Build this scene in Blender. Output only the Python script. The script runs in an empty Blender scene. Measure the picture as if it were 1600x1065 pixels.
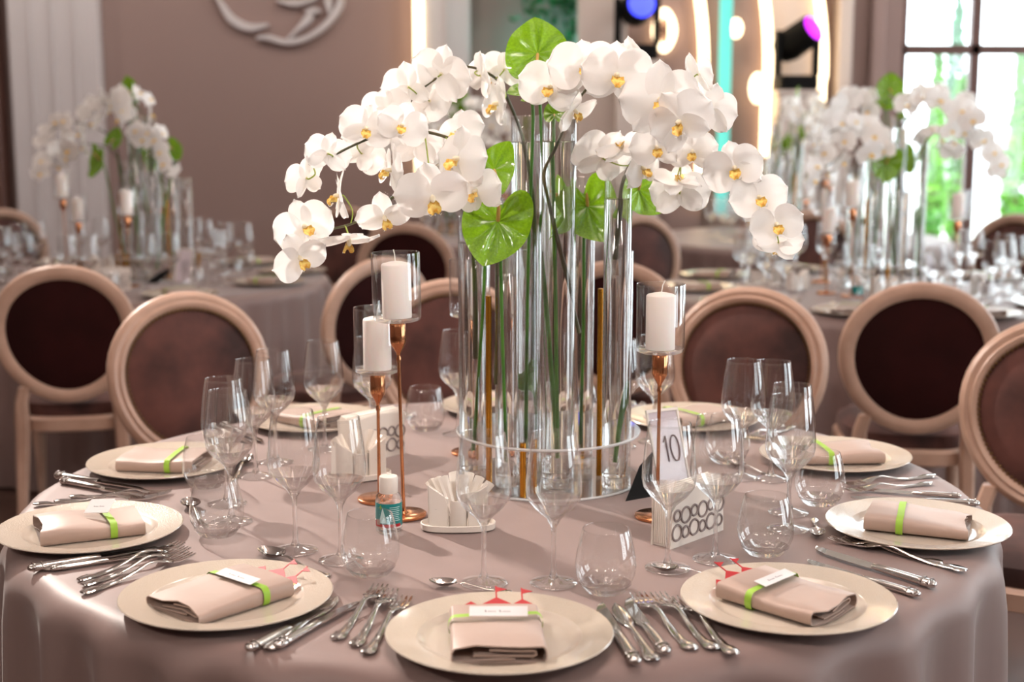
import bpy, math, random
from mathutils import Vector, Matrix, Quaternion
R = math.radians
random.seed(7)
sc = bpy.context.scene
col = sc.collection

# ------------------------------------------------------------------ camera
F_PX = 2197.0
CAM = Vector((0.0186, -2.634, 1.4805))
PITCH = 0.1578
TZ = 0.755                      # table top height
cam_d = bpy.data.cameras.new('camera')
cam = bpy.data.objects.new('camera', cam_d)
col.objects.link(cam)
cam.location = CAM
cam.rotation_euler = (math.pi / 2 - PITCH, 0, 0)
cam_d.sensor_width = 36
cam_d.lens = F_PX / 1600 * 36
cam_d.clip_end = 200
cam_d.dof.use_dof = True
cam_d.dof.focus_distance = 2.42
cam_d.dof.aperture_fstop = 3.0
sc.camera = cam

# ------------------------------------------------------------------ view, world, lights
sc.view_settings.view_transform = 'Standard'
sc.view_settings.look = 'None'
sc.view_settings.exposure = 0.32
sc.view_settings.gamma = 1.0
sc.view_settings.use_curve_mapping = False
cy = sc.cycles
cy.max_bounces = 28
cy.diffuse_bounces = 4
cy.glossy_bounces = 6
cy.transmission_bounces = 26
cy.transparent_max_bounces = 40
cy.sample_clamp_indirect = 5.0
cy.sample_clamp_direct = 40.0
cy.blur_glossy = 0.6
cy.use_denoising = True

def lin(c):
    return tuple((x / 255 / 12.92 if x <= 10 else ((x / 255 + 0.055) / 1.055) ** 2.4) for x in c)

world = bpy.data.worlds.new('daylight')
sc.world = world
world.use_nodes = True
wn = world.node_tree
wn.nodes['Background'].inputs[0].default_value = (0.86, 0.95, 1.0, 1)
wn.nodes['Background'].inputs[1].default_value = 6.5

def area(name, loc, target, size, power, color, shape='DISK', spread=180):
    l = bpy.data.lights.new(name, 'AREA')
    l.shape = shape
    l.size = size
    l.energy = power
    l.color = color
    l.spread = R(spread)
    o = bpy.data.objects.new(name, l)
    col.objects.link(o)
    o.location = loc
    d = Vector(target) - Vector(loc)
    o.rotation_euler = d.to_track_quat('-Z', 'Y').to_euler()
    return o

WARM = (1.0, 0.91, 0.83)
CEIL = 4.0
for ix in (-3.4, 0.0, 3.4):
    for iy in (-4.0, -1.0, 2.2, 5.2):
        area('downlight', (ix, iy, CEIL - 0.03), (ix, iy, 0), 0.5, 10.5, WARM)
# track spots washing the table from the far left and right (they throw the slanting shadows)
area('track_spot', (-3.1, 3.6, CEIL - 0.25), (0.0, -0.1, TZ), 0.16, 40, (1.0, 0.89, 0.80), spread=60)
area('track_spot', (2.4, -3.6, CEIL - 0.25), (0.1, 0.3, TZ), 0.3, 8, (1.0, 0.9, 0.82), spread=70)
area('track_spot', (-2.2, -3.9, CEIL - 0.25), (0.0, 0.3, 1.0), 0.3, 8, (1.0, 0.9, 0.82), spread=70)

# unseen fill lamps added along the ceiling edges to brighten the walls
for ix in (-4.6, -2.8, -1.0, 0.8, 2.6):
    area('wall_fill', (ix, 6.1, CEIL - 0.05), (ix, 7.6, 1.9), 0.3, 16, WARM)
for iy in (-4.0, -1.5, 1.0, 3.5, 6.0):
    area('wall_fill', (-4.7, iy, CEIL - 0.05), (-6.0, iy, 1.6), 0.3, 7, WARM)
    area('wall_fill', (4.7, iy, CEIL - 0.05), (6.0, iy, 1.6), 0.3, 4, WARM)
for ix in (-3.6, -1.2, 1.2, 3.6):
    area('wall_fill', (ix, -4.8, CEIL - 0.05), (ix, -6.0, 1.6), 0.3, 6, WARM)

# ------------------------------------------------------------------ helpers
def ray(x, y):
    cp, sp = math.cos(PITCH), math.sin(PITCH)
    return Vector((0, cp, -sp)) * F_PX + Vector((1, 0, 0)) * (x - 800) + Vector((0, sp, cp)) * (532.5 - y)
def onz(x, y, z=TZ):
    d = ray(x, y)
    return CAM + d * ((z - CAM.z) / d.z)
def ony(x, y, Y):
    d = ray(x, y)
    return CAM + d * ((Y - CAM.y) / d.y)
def pxm(P):                      # pixels per metre at a point
    d = Vector(P) - CAM
    return F_PX / (d.y * math.cos(PITCH) - d.z * math.sin(PITCH))

class G:
    def __init__(s):
        s.v = []; s.f = []; s.m = []; s.cur = 0
    def add(s, vs, fs):
        o = len(s.v)
        s.v += [tuple(p) for p in vs]
        s.f += [tuple(i + o for i in f) for f in fs]
        s.m += [s.cur] * len(fs)
        return s
    def rings(s, rings, closed=True, cap0=True, cap1=True, loop=False):
        n = len(rings[0]); vs = [p for r in rings for p in r]; fs = []
        m = len(rings)
        for i in range(m if loop else m - 1):
            a = i * n; b = ((i + 1) % m) * n
            for j in range(n if closed else n - 1):
                k = (j + 1) % n
                fs.append((a + j, a + k, b + k, b + j))
        if closed and not loop:
            if cap0: fs.append(tuple(range(n - 1, -1, -1)))
            if cap1: fs.append(tuple(range((m - 1) * n, m * n)))
        return s.add(vs, fs)
    def lathe(s, prof, n=32, c=(0, 0, 0), cap0=False, cap1=False):
        rs = [[(c[0] + r * math.cos(2 * math.pi * j / n), c[1] + r * math.sin(2 * math.pi * j / n), c[2] + z) for j in range(n)] for r, z in prof]
        return s.rings(rs, True, cap0, cap1)
    def tube(s, pts, r, n=8, cap=True):
        pts = [Vector(p) for p in pts]
        rr = r if isinstance(r, (list, tuple)) else [r] * len(pts)
        rings = []; prev = None
        for i, p in enumerate(pts):
            t = (pts[min(i + 1, len(pts) - 1)] - pts[max(i - 1, 0)]).normalized()
            if prev is None:
                a = Vector((0, 0, 1)) if abs(t.z) < 0.9 else Vector((1, 0, 0))
                u = t.cross(a).normalized()
            else:
                u = (prev - t * prev.dot(t)).normalized()
            prev = u; w = t.cross(u)
            rings.append([p + (u * math.cos(2 * math.pi * j / n) + w * math.sin(2 * math.pi * j / n)) * rr[i] for j in range(n)])
        return s.rings(rings, True, cap, cap)
    def torus(s, c, a, b, R0, r, n=28, k=8, sx=1, sy=1):
        a = Vector(a); b = Vector(b); nz = a.cross(b).normalized(); rings = []
        for i in range(n):
            t = 2 * math.pi * i / n
            d = a * math.cos(t) * sx + b * math.sin(t) * sy
            dn = d.normalized()
            rings.append([Vector(c) + d * R0 + (dn * math.cos(2 * math.pi * j / k) + nz * math.sin(2 * math.pi * j / k)) * r for j in range(k)])
        return s.rings(rings, True, loop=True)
    def box(s, x0, x1, y0, y1, z0, z1, b=0.0):
        if b <= 0:
            vs = [(x, y, z) for z in (z0, z1) for x, y in ((x0, y0), (x1, y0), (x1, y1), (x0, y1))]
            return s.add(vs, [(3, 2, 1, 0), (4, 5, 6, 7), (0, 1, 5, 4), (1, 2, 6, 5), (2, 3, 7, 6), (3, 0, 4, 7)])
        def rr(i, z):
            return [(x0 + b if sx else x1 - b, y0 + b if sy else y1 - b, z) for sx, sy in ((1, 1), (0, 1), (0, 0), (1, 0))]
        def ring(d, z):
            q = b - d
            return [(x0 + d + q, y0 + d, z), (x1 - d - q, y0 + d, z), (x1 - d, y0 + d + q, z), (x1 - d, y1 - d - q, z),
                    (x1 - d - q, y1 - d, z), (x0 + d + q, y1 - d, z), (x0 + d, y1 - d - q, z), (x0 + d, y0 + d + q, z)]
        return s.rings([ring(b * 0.6, z0), ring(0, z0 + b * 0.6), ring(0, z1 - b * 0.6), ring(b * 0.6, z1)])
    def prism(s, poly, z0, z1, fn=None):
        fn = fn or (lambda x, y, z: (x, y, z))
        return s.rings([[fn(x, y, z0) for x, y in poly], [fn(x, y, z1) for x, y in poly]])
    def grid(s, fn, nu, nv, closeu=False):
        vs = [fn(i / nu, j / nv) for j in range(nv + 1) for i in range(nu if closeu else nu + 1)]
        w = nu if closeu else nu + 1; fs = []
        for j in range(nv):
            for i in range(nu):
                k = (i + 1) % w
                fs.append((j * w + i, j * w + k, (j + 1) * w + k, (j + 1) * w + i))
        return s.add(vs, fs)
    def merge(s, g, M=None):
        return s.add([(M @ Vector(p)) if M else p for p in g.v], g.f)
    def mesh(s, name, smooth=True, ang=42, off=None):
        me = bpy.data.meshes.new(name)
        v = s.v if off is None else [(p[0] - off[0], p[1] - off[1], p[2] - off[2]) for p in s.v]
        me.from_pydata(v, [], s.f)
        if any(s.m):
            me.polygons.foreach_set('material_index', s.m)
        me.validate(); me.update()
        if smooth:
            me.shade_smooth()
            me.set_sharp_from_angle(angle=R(ang))
        return me

def node_mat(name):
    m = bpy.data.materials.new(name); m.use_nodes = True
    nt = m.node_tree
    return m, nt, nt.nodes['Principled BSDF']
def pmat(name, c, rough=0.5, metal=0.0, noise=None, bump=None, **kw):
    m, nt, b = node_mat(name)
    b.inputs['Base Color'].default_value = (*lin(c), 1)
    b.inputs['Roughness'].default_value = rough
    b.inputs['Metallic'].default_value = metal
    for k, v in kw.items():
        b.inputs[k.replace('_', ' ')].default_value = v
    if noise or bump:
        tc = nt.nodes.new('ShaderNodeTexCoord')
    if noise:                      # (scale, second colour, detail)
        nz = nt.nodes.new('ShaderNodeTexNoise')
        nz.inputs['Scale'].default_value = noise[0]; nz.inputs['Detail'].default_value = noise[2]
        cr = nt.nodes.new('ShaderNodeValToRGB')
        cr.color_ramp.elements[0].position = 0.36; cr.color_ramp.elements[1].position = 0.66
        cr.color_ramp.elements[0].color = (*lin(c), 1); cr.color_ramp.elements[1].color = (*lin(noise[1]), 1)
        nt.links.new(tc.outputs['Object'], nz.inputs['Vector'])
        nt.links.new(nz.outputs['Fac'], cr.inputs['Fac'])
        nt.links.new(cr.outputs['Color'], b.inputs['Base Color'])
    if bump:                       # (scale, strength, distance)
        n2 = nt.nodes.new('ShaderNodeTexNoise')
        n2.inputs['Scale'].default_value = bump[0]; n2.inputs['Detail'].default_value = 3
        bp = nt.nodes.new('ShaderNodeBump')
        bp.inputs['Strength'].default_value = bump[1]; bp.inputs['Distance'].default_value = bump[2]
        nt.links.new(tc.outputs['Object'], n2.inputs['Vector'])
        nt.links.new(n2.outputs['Fac'], bp.inputs['Height'])
        nt.links.new(bp.outputs['Normal'], b.inputs['Normal'])
    return m
def emat(name, c, s):
    m, nt, b = node_mat(name)
    b.inputs['Base Color'].default_value = (*lin(c), 1)
    b.inputs['Emission Color'].default_value = (*lin(c), 1)
    b.inputs['Emission Strength'].default_value = s
    return m
def glassmat(name, ior, c=(1, 1, 1), clear=0.0):
    # solid clear glass; `clear` lets that share of the light pass straight on
    m = bpy.data.materials.new(name); m.use_nodes = True
    nt = m.node_tree; nt.nodes.clear()
    o = nt.nodes.new('ShaderNodeOutputMaterial'); g = nt.nodes.new('ShaderNodeBsdfGlass')
    g.inputs['Roughness'].default_value = 0.0; g.inputs['IOR'].default_value = ior; g.inputs['Color'].default_value = (*c, 1)
    t = nt.nodes.new('ShaderNodeBsdfTransparent'); mx = nt.nodes.new('ShaderNodeMixShader'); mx.inputs[0].default_value = clear
    nt.links.new(g.outputs[0], mx.inputs[1]); nt.links.new(t.outputs[0], mx.inputs[2]); nt.links.new(mx.outputs[0], o.inputs['Surface'])
    return m
def thinmat(name, tint=(0.975, 0.98, 0.98), f0=0.08, gain=0.95, edge=(.4, .4, .4)):
    # thin clear pane: straight transmission plus a Schlick reflection (same from both sides)
    m = bpy.data.materials.new(name); m.use_nodes = True
    nt = m.node_tree; nt.nodes.clear()
    o = nt.nodes.new('ShaderNodeOutputMaterial'); t = nt.nodes.new('ShaderNodeBsdfTransparent')
    g = nt.nodes.new('ShaderNodeBsdfGlossy'); mx = nt.nodes.new('ShaderNodeMixShader'); lw = nt.nodes.new('ShaderNodeLayerWeight')
    pw = nt.nodes.new('ShaderNodeMath'); pw.operation = 'POWER'; pw.inputs[1].default_value = 3.2
    mu = nt.nodes.new('ShaderNodeMath'); mu.operation = 'MULTIPLY_ADD'; mu.use_clamp = True
    mu.inputs[1].default_value = gain; mu.inputs[2].default_value = f0
    p3 = nt.nodes.new('ShaderNodeMath'); p3.operation = 'POWER'; p3.inputs[1].default_value = 6.0
    tm = nt.nodes.new('ShaderNodeMix'); tm.data_type = 'RGBA'; tm.inputs[6].default_value = (*tint, 1); tm.inputs[7].default_value = (*edge, 1)
    nt.links.new(lw.outputs['Facing'], p3.inputs[0]); nt.links.new(p3.outputs[0], tm.inputs[0]); nt.links.new(tm.outputs[2], t.inputs[0])
    t.inputs[0].default_value = (*tint, 1); g.inputs['Roughness'].default_value = 0.0; g.inputs['Color'].default_value = (1, 1, 1, 1)
    nt.links.new(lw.outputs['Facing'], pw.inputs[0]); nt.links.new(pw.outputs[0], mu.inputs[0]); nt.links.new(mu.outputs[0], mx.inputs[0])
    nt.links.new(t.outputs[0], mx.inputs[1]); nt.links.new(g.outputs[0], mx.inputs[2]); nt.links.new(mx.outputs[0], o.inputs['Surface'])
    return m
def petalmat(name, c, trans=0.3, rough=0.55):
    m = bpy.data.materials.new(name); m.use_nodes = True
    nt = m.node_tree; b = nt.nodes['Principled BSDF']; o = nt.nodes['Material Output']
    b.inputs['Base Color'].default_value = (*lin(c), 1); b.inputs['Roughness'].default_value = rough
    tr = nt.nodes.new('ShaderNodeBsdfTranslucent'); tr.inputs[0].default_value = (*lin(c), 1)
    mx = nt.nodes.new('ShaderNodeMixShader'); mx.inputs[0].default_value = trans
    nt.links.new(b.outputs[0], mx.inputs[1]); nt.links.new(tr.outputs[0], mx.inputs[2]); nt.links.new(mx.outputs[0], o.inputs['Surface'])
    tc = nt.nodes.new('ShaderNodeTexCoord'); wv = nt.nodes.new('ShaderNodeTexNoise'); wv.inputs['Scale'].default_value = 60
    bp = nt.nodes.new('ShaderNodeBump'); bp.inputs['Strength'].default_value = 0.12; bp.inputs['Distance'].default_value = 0.004
    nt.links.new(tc.outputs['Object'], wv.inputs['Vector']); nt.links.new(wv.outputs['Fac'], bp.inputs['Height']); nt.links.new(bp.outputs['Normal'], b.inputs['Normal'])
    return m

M = dict(
    cloth=pmat('mauve_satin', (126, 105, 100), 0.5, bump=(3.0, 0.15, 0.02), Sheen_Weight=0.25, Sheen_Roughness=0.4, Specular_IOR_Level=0.35),
    napkin=pmat('beige_satin', (162, 138, 125), 0.46, bump=(90, 0.08, 0.002), Sheen_Weight=0.2),
    plate=pmat('cream_glaze', (192, 180, 166), 0.2, Coat_Weight=0.5, Coat_Roughness=0.08),
    platerim=pmat('pearl_rim', (188, 175, 159), 0.22, bump=(420, 0.5, 0.0015), Coat_Weight=0.6, Coat_Roughness=0.1),
    ribbon=pmat('lime_ribbon', (140, 182, 50), 0.5),
    card=pmat('white_card', (206, 203, 203), 0.6),
    ink=pmat('grey_ink', (96, 92, 98), 0.7),
    steel=pmat('polished_steel', (214, 210, 206), 0.09, 1.0),
    red=pmat('red_paper', (172, 18, 26), 0.6),
    yellow=pmat('yellow_paper', (246, 206, 128), 0.6),
    glass=glassmat('clear_glass', 1.47, clear=.55), water=glassmat('water', 1.33, (.9, .89, .885), clear=.06), thin=thinmat('thin_glass'),
    acrylic=thinmat('clear_acrylic', (0.93, 0.95, 0.95), 0.06, 0.7), acryl_edge=pmat('frosted_edge', (226, 226, 226), 0.3, Alpha=0.55),
    gold=pmat('brushed_gold', (196, 138, 52), 0.25, 1.0), copper=pmat('rose_copper', (208, 142, 100), 0.18, 1.0),
    wax=pmat('white_wax', (236, 228, 222), 0.5, Subsurface_Weight=0.15), wick=pmat('cotton_wick', (240, 236, 230), 0.8),
    ceramic=pmat('white_ceramic', (222, 213, 204), 0.25, bump=(60, 0.05, 0.002)), paper=pmat('paper_white', (240, 232, 222), 0.75),
    ring=pmat('grey_ring', (128, 116, 114), 0.35), black=pmat('black_plastic', (8, 7, 8), 0.7, Specular_IOR_Level=0.15),
    petal=petalmat('white_petal', (252, 250, 248), 0.3), lip=pmat('yellow_lip', (248, 224, 130), 0.5, noise=(170, (226, 158, 44), 3)),
    column=petalmat('cream_column', (250, 240, 214), 0.2),
    spathe=None, spadix=pmat('spadix', (214, 168, 96), 0.6, bump=(600, 0.5, 0.001)),
    stem=pmat('green_stem', (58, 110, 36), 0.45, noise=(14, (80, 132, 44), 2)), darkstem=pmat('dark_stem', (56, 62, 34), 0.5, noise=(20, (84, 74, 44), 2)),
    pedicel=pmat('pedicel', (150, 168, 70), 0.5),
    wood=pmat('limed_wood', (184, 152, 133), 0.42, noise=(9, (168, 136, 118), 4), bump=(30, 0.08, 0.002)),
    velvet=pmat('brown_velvet', (38, 14, 11), 0.85, noise=(5, (94, 54, 46), 4), Sheen_Weight=0.3, Sheen_Roughness=0.45, Sheen_Tint=(0.75, 0.55, 0.5, 1)),
    backcloth=pmat('maroon_lining', (34, 8, 7), 0.9, noise=(5, (44, 12, 11), 2), Specular_IOR_Level=0.15),
    nail=pmat('brass_nail', (120, 92, 62), 0.3, 1.0), welt=pmat('dark_gimp', (70, 48, 34), 0.7),
    wall=pmat('mauve_wall', (144, 121, 115), 0.8, bump=(40, 0.05, 0.004)), pil=pmat('pale_pilaster', (194, 187, 187), 0.6),
    cream=pmat('cream_trim', (198, 184, 176), 0.6), ceil=pmat('ceiling_paint', (226, 216, 210), 0.9), floor=pmat('brown_floor', (74, 52, 44), 0.4, noise=(2, (90, 66, 56), 4)),
    frame=pmat('brown_frame', (92, 62, 54), 0.4), led=emat('warm_led', (255, 226, 180), 4.0), sconce=emat('sconce_glow', (255, 232, 190), 3.2),
    teal=emat('teal_led', (90, 200, 195), 0.45), blue=emat('blue_beam', (60, 70, 255), 2.2), purple=emat('purple_beam', (190, 20, 235), 2.0),
    leaf=pmat('leaf_green', (70, 140, 48), 0.5, noise=(3, (120, 180, 60), 2)), fern=pmat('fern_green', (24, 92, 50), 0.5, noise=(5, (40, 120, 66), 2)),
    bark=pmat('bark', (90, 70, 52), 0.8), grass=pmat('pale_paving', (214, 214, 206), 0.8), render=pmat('white_render', (232, 234, 238), 0.8),
    label=pmat('teal_label', (0, 128, 128), 0.35), lblue=pmat('pale_print', (190, 226, 226), 0.4), gel=glassmat('clear_gel', 1.36, clear=.3), mirror=pmat('mirror', (200, 190, 186), 0.05, 1.0),
    lilac=pmat('lilac_print', (214, 202, 208), 0.6),
)
def spathe_material():
    m = pmat('green_spathe', (104, 168, 24), 0.16, Coat_Weight=0.9, Coat_Roughness=0.08)
    nt = m.node_tree; b = nt.nodes['Principled BSDF']; o = nt.nodes['Material Output']
    tc = nt.nodes.new('ShaderNodeTexCoord'); nz = nt.nodes.new('ShaderNodeTexNoise'); nz.inputs['Scale'].default_value = 28
    cr = nt.nodes.new('ShaderNodeValToRGB'); cr.color_ramp.elements[0].color = (*lin((38, 96, 8)), 1); cr.color_ramp.elements[1].color = (*lin((138, 182, 30)), 1)
    nt.links.new(tc.outputs['Object'], nz.inputs['Vector']); nt.links.new(nz.outputs['Fac'], cr.inputs['Fac']); nt.links.new(cr.outputs['Color'], b.inputs['Base Color'])
    bp = nt.nodes.new('ShaderNodeBump'); bp.inputs['Strength'].default_value = 0.35; bp.inputs['Distance'].default_value = 0.004
    nt.links.new(nz.outputs['Fac'], bp.inputs['Height']); nt.links.new(bp.outputs['Normal'], b.inputs['Normal'])
    tr = nt.nodes.new('ShaderNodeBsdfTranslucent'); tr.inputs[0].default_value = (*lin((150, 200, 30)), 1)
    mx = nt.nodes.new('ShaderNodeMixShader'); mx.inputs[0].default_value = 0.25
    nt.links.new(b.outputs[0], mx.inputs[1]); nt.links.new(tr.outputs[0], mx.inputs[2]); nt.links.new(mx.outputs[0], o.inputs['Surface'])
    return m
M['spathe'] = spathe_material()

def link(name, data, parent=None, loc=(0, 0, 0), rot=(0, 0, 0), scale=None):
    o = bpy.data.objects.new(name, data); col.objects.link(o)
    o.location = loc; o.rotation_euler = rot
    if scale: o.scale = (scale,) * 3 if isinstance(scale, (int, float)) else scale
    if parent: o.parent = parent
    return o
def me_(g, name, *mats, smooth=True, ang=42, off=None):
    me = g.mesh(name, smooth, ang, off)
    for m in mats: me.materials.append(M[m])
    return me
def part(name, g, mat, parent, smooth=True, ang=42, off=None):
    return link(name, me_(g, name, *(mat if isinstance(mat, tuple) else (mat,)), smooth=smooth, ang=ang, off=off), parent)
def tag(o, label, cat, group=None, kind=None):
    o['label'] = label; o['category'] = cat
    if group: o['group'] = group
    if kind: o['kind'] = kind
    return o
def thing(name, label, cat, loc=(0, 0, 0), rz=0.0, group=None):
    return tag(link(name, None, None, loc, (0, 0, rz)), label, cat, group)
def struct(name, g, mat, parent=None, smooth=False):
    o = part(name, g, mat, parent, smooth)
    if parent is None: o['kind'] = 'structure'
    return o
KIDS = {}
def kids(o): return list(o.children)
def copy_tree(o, parent=None):
    c = o.copy(); col.objects.link(c)
    if parent: c.parent = parent
    for ch in kids(o): copy_tree(ch, c)
    return c
def dup(o, loc, rz, label, group=None, name=None, rot=None):
    c = copy_tree(o); c.location = loc; c.rotation_euler = rot or (0, 0, rz); c['label'] = label
    if name: c.name = name
    if group: c['group'] = group
    elif 'group' in c: del c['group']
    return c

# ------------------------------------------------------------------ the room
WY = 7.6
XL, XR, YF = -6.0, 6.0, -6.0
def wx(p, Y=WY): return ony(p, 183, Y).x
def wz(p, Y=WY): return ony(800, p, Y).z
struct('floor', G().box(XL - .2, XR + .2, YF - .2, WY + .2, -0.1, 0.0), 'floor')
struct('ceiling', G().box(XL - .2, XR + .2, YF - .2, WY + .2, CEIL, CEIL + 0.1), 'ceil')
struct('wall_left', G().box(XL - .15, XL, YF, WY, 0, CEIL), 'wall')
struct('wall_front', G().box(XL, XR, YF - .15, YF, 0, CEIL), 'wall')
WX = wx(1405)
struct('wall_back', G().box(XL, WX, WY, WY + .15, 0, CEIL), 'wall')
g = G()                                  # right wall with three tall window openings
wins = [(-3.2, -1.0), (0.2, 2.4), (3.6, 6.2)]
yy = YF
for a, b in wins:
    g.box(XR, XR + .15, yy, a, 0, CEIL); g.box(XR, XR + .15, a, b, 0, 0.5); g.box(XR, XR + .15, a, b, 3.3, CEIL); yy = b
g.box(XR, XR + .15, yy, WY, 0, CEIL)
struct('wall_right', g, 'wall')
def glazing(n, axis, a, b, z0, z1, at, bars, trans):
    fr = G(); w = 0.045
    def bx(p, q, s, t):
        if axis == 'y': fr.box(at + .03, at + .11, p, q, s, t, 0.006)
        else: fr.box(p, q, at + .03, at + .11, s, t, 0.006)
    bx(a, a + w, z0, z1); bx(b - w, b, z0, z1); bx(a, b, z0, z0 + w); bx(a, b, z1 - w, z1)
    for c in bars: bx(c - w * .8, c + w * .8, z0, z1)
    for t in trans: bx(a, b, t - .035, t + .035)
    o = struct('window_%d' % n, fr, 'frame')
    xs = [a] + list(bars) + [b]; zs = [z0] + list(trans) + [z1]
    for i in range(len(xs) - 1):
        for j in range(len(zs) - 1):
            pg = G()
            if axis == 'y': pg.box(at + .065, at + .071, xs[i] + .01, xs[i + 1] - .01, zs[j] + .01, zs[j + 1] - .01)
            else: pg.box(xs[i] + .01, xs[i + 1] - .01, at + .065, at + .071, zs[j] + .01, zs[j + 1] - .01)
            part('pane', pg, 'thin', o, False)
    return o
for k, (a, b) in enumerate(wins): glazing(k + 1, 'y', a, b, 0.5, 3.3, XR, [(a + b) / 2], [2.4])
gz = glazing(4, 'x', WX, XR, 0.02, 3.7, WY, [wx(1522), wx(1522) + 1.05, wx(1522) + 2.1], [wz(77)])
part('door_leaf', G().box(WX + .06, wx(1522) - .04, WY + .02, WY + .1, 0.02, 0.35, .01).box(wx(1522) + .04, wx(1522) + 1.0, WY + .02, WY + .1, 0.02, 0.35, .01), 'frame', gz)
struct('wall_lintel', G().box(WX, XR, WY, WY + .15, 3.7, CEIL), 'wall')

# pilasters and light strips on the back wall
def pil(n, p0, p1, d, mat, grooves=0):
    x0, x1 = wx(p0), wx(p1)
    g = G().box(x0, x1, WY - d, WY, 0, CEIL, 0.01)
    for k in range(grooves):
        c = x0 + (x1 - x0) * (k + 1) / (grooves + 1)
        g.box(c - .012, c + .012, WY - d - .015, WY - d, 0.2, CEIL - .1, .004)
    return struct('trim_%d' % n, g, mat)
pil(1, 28, 166, .12, 'pil', 3); pil(2, 664, 736, .14, 'pil', 1); pil(3, 896, 968, .6, 'cream'); pil(4, 1296, 1318, .2, 'cream'); pil(5, 1352, 1372, .12, 'wall')
pil(6, -60, 14, .2, 'frame')
def ledbar(label, p0, p1, yb, Y):
    o = link('light_strip', me_(G().box(wx(p0, Y), wx(p1, Y), Y - .03, Y, wz(yb, Y), CEIL - .02, .008), 'light_strip', 'led'))
    return tag(o, label, 'light strip')
ledbar('straight vertical warm light strip beside the pale pilaster', 648, 663, 272, WY - .14)
# wall emblem: curved white relief strokes
em = thing('wall_emblem', 'white curved relief emblem mounted high on the mauve wall', 'emblem', (wx(437), WY, wz(-35)))
def stroke(pts, ws):
    P = [ony(310 + x / 6.4, y / 6.4, WY - .02) for x, y in pts]; s = 1 / 6.4 / pxm(P[0]); n = 6 * (len(P) - 1)
    rings = []
    for i in range(n + 1):
        t = i / n * (len(P) - 1); k = min(int(t), len(P) - 2); f = t - k
        p0, p1, p2, p3 = P[max(k - 1, 0)], P[k], P[k + 1], P[min(k + 2, len(P) - 1)]
        q = 0.5 * ((2 * p1) + (p2 - p0) * f + (2 * p0 - 5 * p1 + 4 * p2 - p3) * f * f + (3 * p1 - p0 - 3 * p2 + p3) * f ** 3)
        tg = ((p2 - p0) * .5 * (1 - f) + (p3 - p1) * .5 * f).normalized(); nn = Vector((-tg.z, 0, tg.x))
        w = (ws[k] * (1 - f) + ws[k + 1] * f) * s * .5
        rings.append([q + nn * w * .7 + Vector((0, -.03, 0)), q + nn * w, q + nn * w + Vector((0, .02, 0)), q - nn * w + Vector((0, .02, 0)), q - nn * w, q - nn * w * .7 + Vector((0, -.03, 0))])
    part('relief_stroke', G().rings(rings), 'pil', em, off=em.location)
stroke([(170, -60), (240, 60), (310, 170), (410, 245), (530, 278), (700, 250)], [20, 55, 85, 95, 85, 30])
stroke([(585, 378), (700, 378), (850, 420), (1000, 408), (1150, 345), (1280, 245), (1370, 130), (1420, 30), (1430, -140), (1330, -380), (1100, -560), (800, -620)], [30, 60, 65, 65, 60, 75, 90, 80, 70, 60, 50, 20])
stroke([(900, 385), (1000, 290), (1090, 200), (1140, 110)], [25, 50, 95, 60])
stroke([(1080, 130), (1150, 105), (1230, 110)], [60, 70, 20])
stroke([(790, 5), (950, 38), (1150, -5), (1210, -80)], [25, 60, 40, 20])
stroke([(1310, 140), (1300, 40), (1285, -100), (1180, -260)], [20, 75, 110, 40])
# pointed, overlapping light arches
def arch(label, xr, hw, Y, yend, yspring):
    def edge(y): return 0 if y > yspring else 8.5 * ((yspring - y) / 110.0) ** 2
    t = thing('lit_arch', label, 'arch', (wx(xr - hw, Y), Y, 0))
    ys = []; y = yspring
    while edge(y) < hw: ys.append(y); y -= 16
    R_ = [(xr - edge(q), q) for q in ys] + [(xr - hw, y)]
    L_ = [(2 * (xr - hw) - x, q) for x, q in R_[:-1]][::-1]
    poly = [(wx(xr, Y), 0.0)] + [(wx(a, Y), min(wz(b, Y), CEIL - .02)) for a, b in R_ + L_] + [(wx(xr - 2 * hw, Y), 0.0)]
    part('panel', G().prism(poly, Y, Y + .05, lambda x, z, y: (x, y, z)), 'cream' if xr > 1250 else 'wall', t, False, off=t.location)
    pts = [(wx(xr, Y) - .01, wz(yend, Y))] + [(wx(xr, Y) - .01, wz(yend + (yspring - yend) * k / 4, Y)) for k in (1, 2, 3)] + [(a, b) for a, b in poly[1:-1]]
    pts = [p for p in pts if p[1] < CEIL - .04]
    part('light_tube', G().tube([(a, Y - .035, b) for a, b in pts[:len(pts)]], .033, 8), 'led', t, off=t.location)
    return t
arch('pointed arch panel with a warm light tube, nearest the blue spotlight', 1097, 88, WY - .5, 320, 110)
arch('pointed arch panel with a long warm light tube, second of three', 1197, 88, WY - .34, 245, 110)
arch('pointed arch panel with a short light tube by the purple spotlight', 1282, 84, WY - .2, 163, 118)
tag(link('teal_strip', me_(G().box(wx(1107), wx(1126), WY - .45, WY - .43, 0.8, CEIL - .5, .005), 'teal_strip', 'teal')), 'teal lit vertical strip behind the first arch', 'light strip')
def sconce(label, x, y, w, h, Y, hole):
    c = ony(x, y, Y); s = 1 / pxm(c)
    t = thing('wall_sconce', label, 'lamp', c)
    if hole: part('ring_lamp', G().torus((0, -.03, 0), (1, 0, 0), (0, 0, 1), 1.0, w * .19 * s, 28, 8, w * .33 * s, h * .40 * s), 'sconce', t)
    else: part('globe', G().lathe([(max(w * .5 * s * math.sin(math.pi * k / 10), .0005), -h * .5 * s * math.cos(math.pi * k / 10)) for k in range(11)], 16, (0, -.06, 0)), 'sconce', t)
    part('mount', G().box(-.03, .03, -.03, .01, -.03, .03, .008), 'frame', t)
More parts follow.
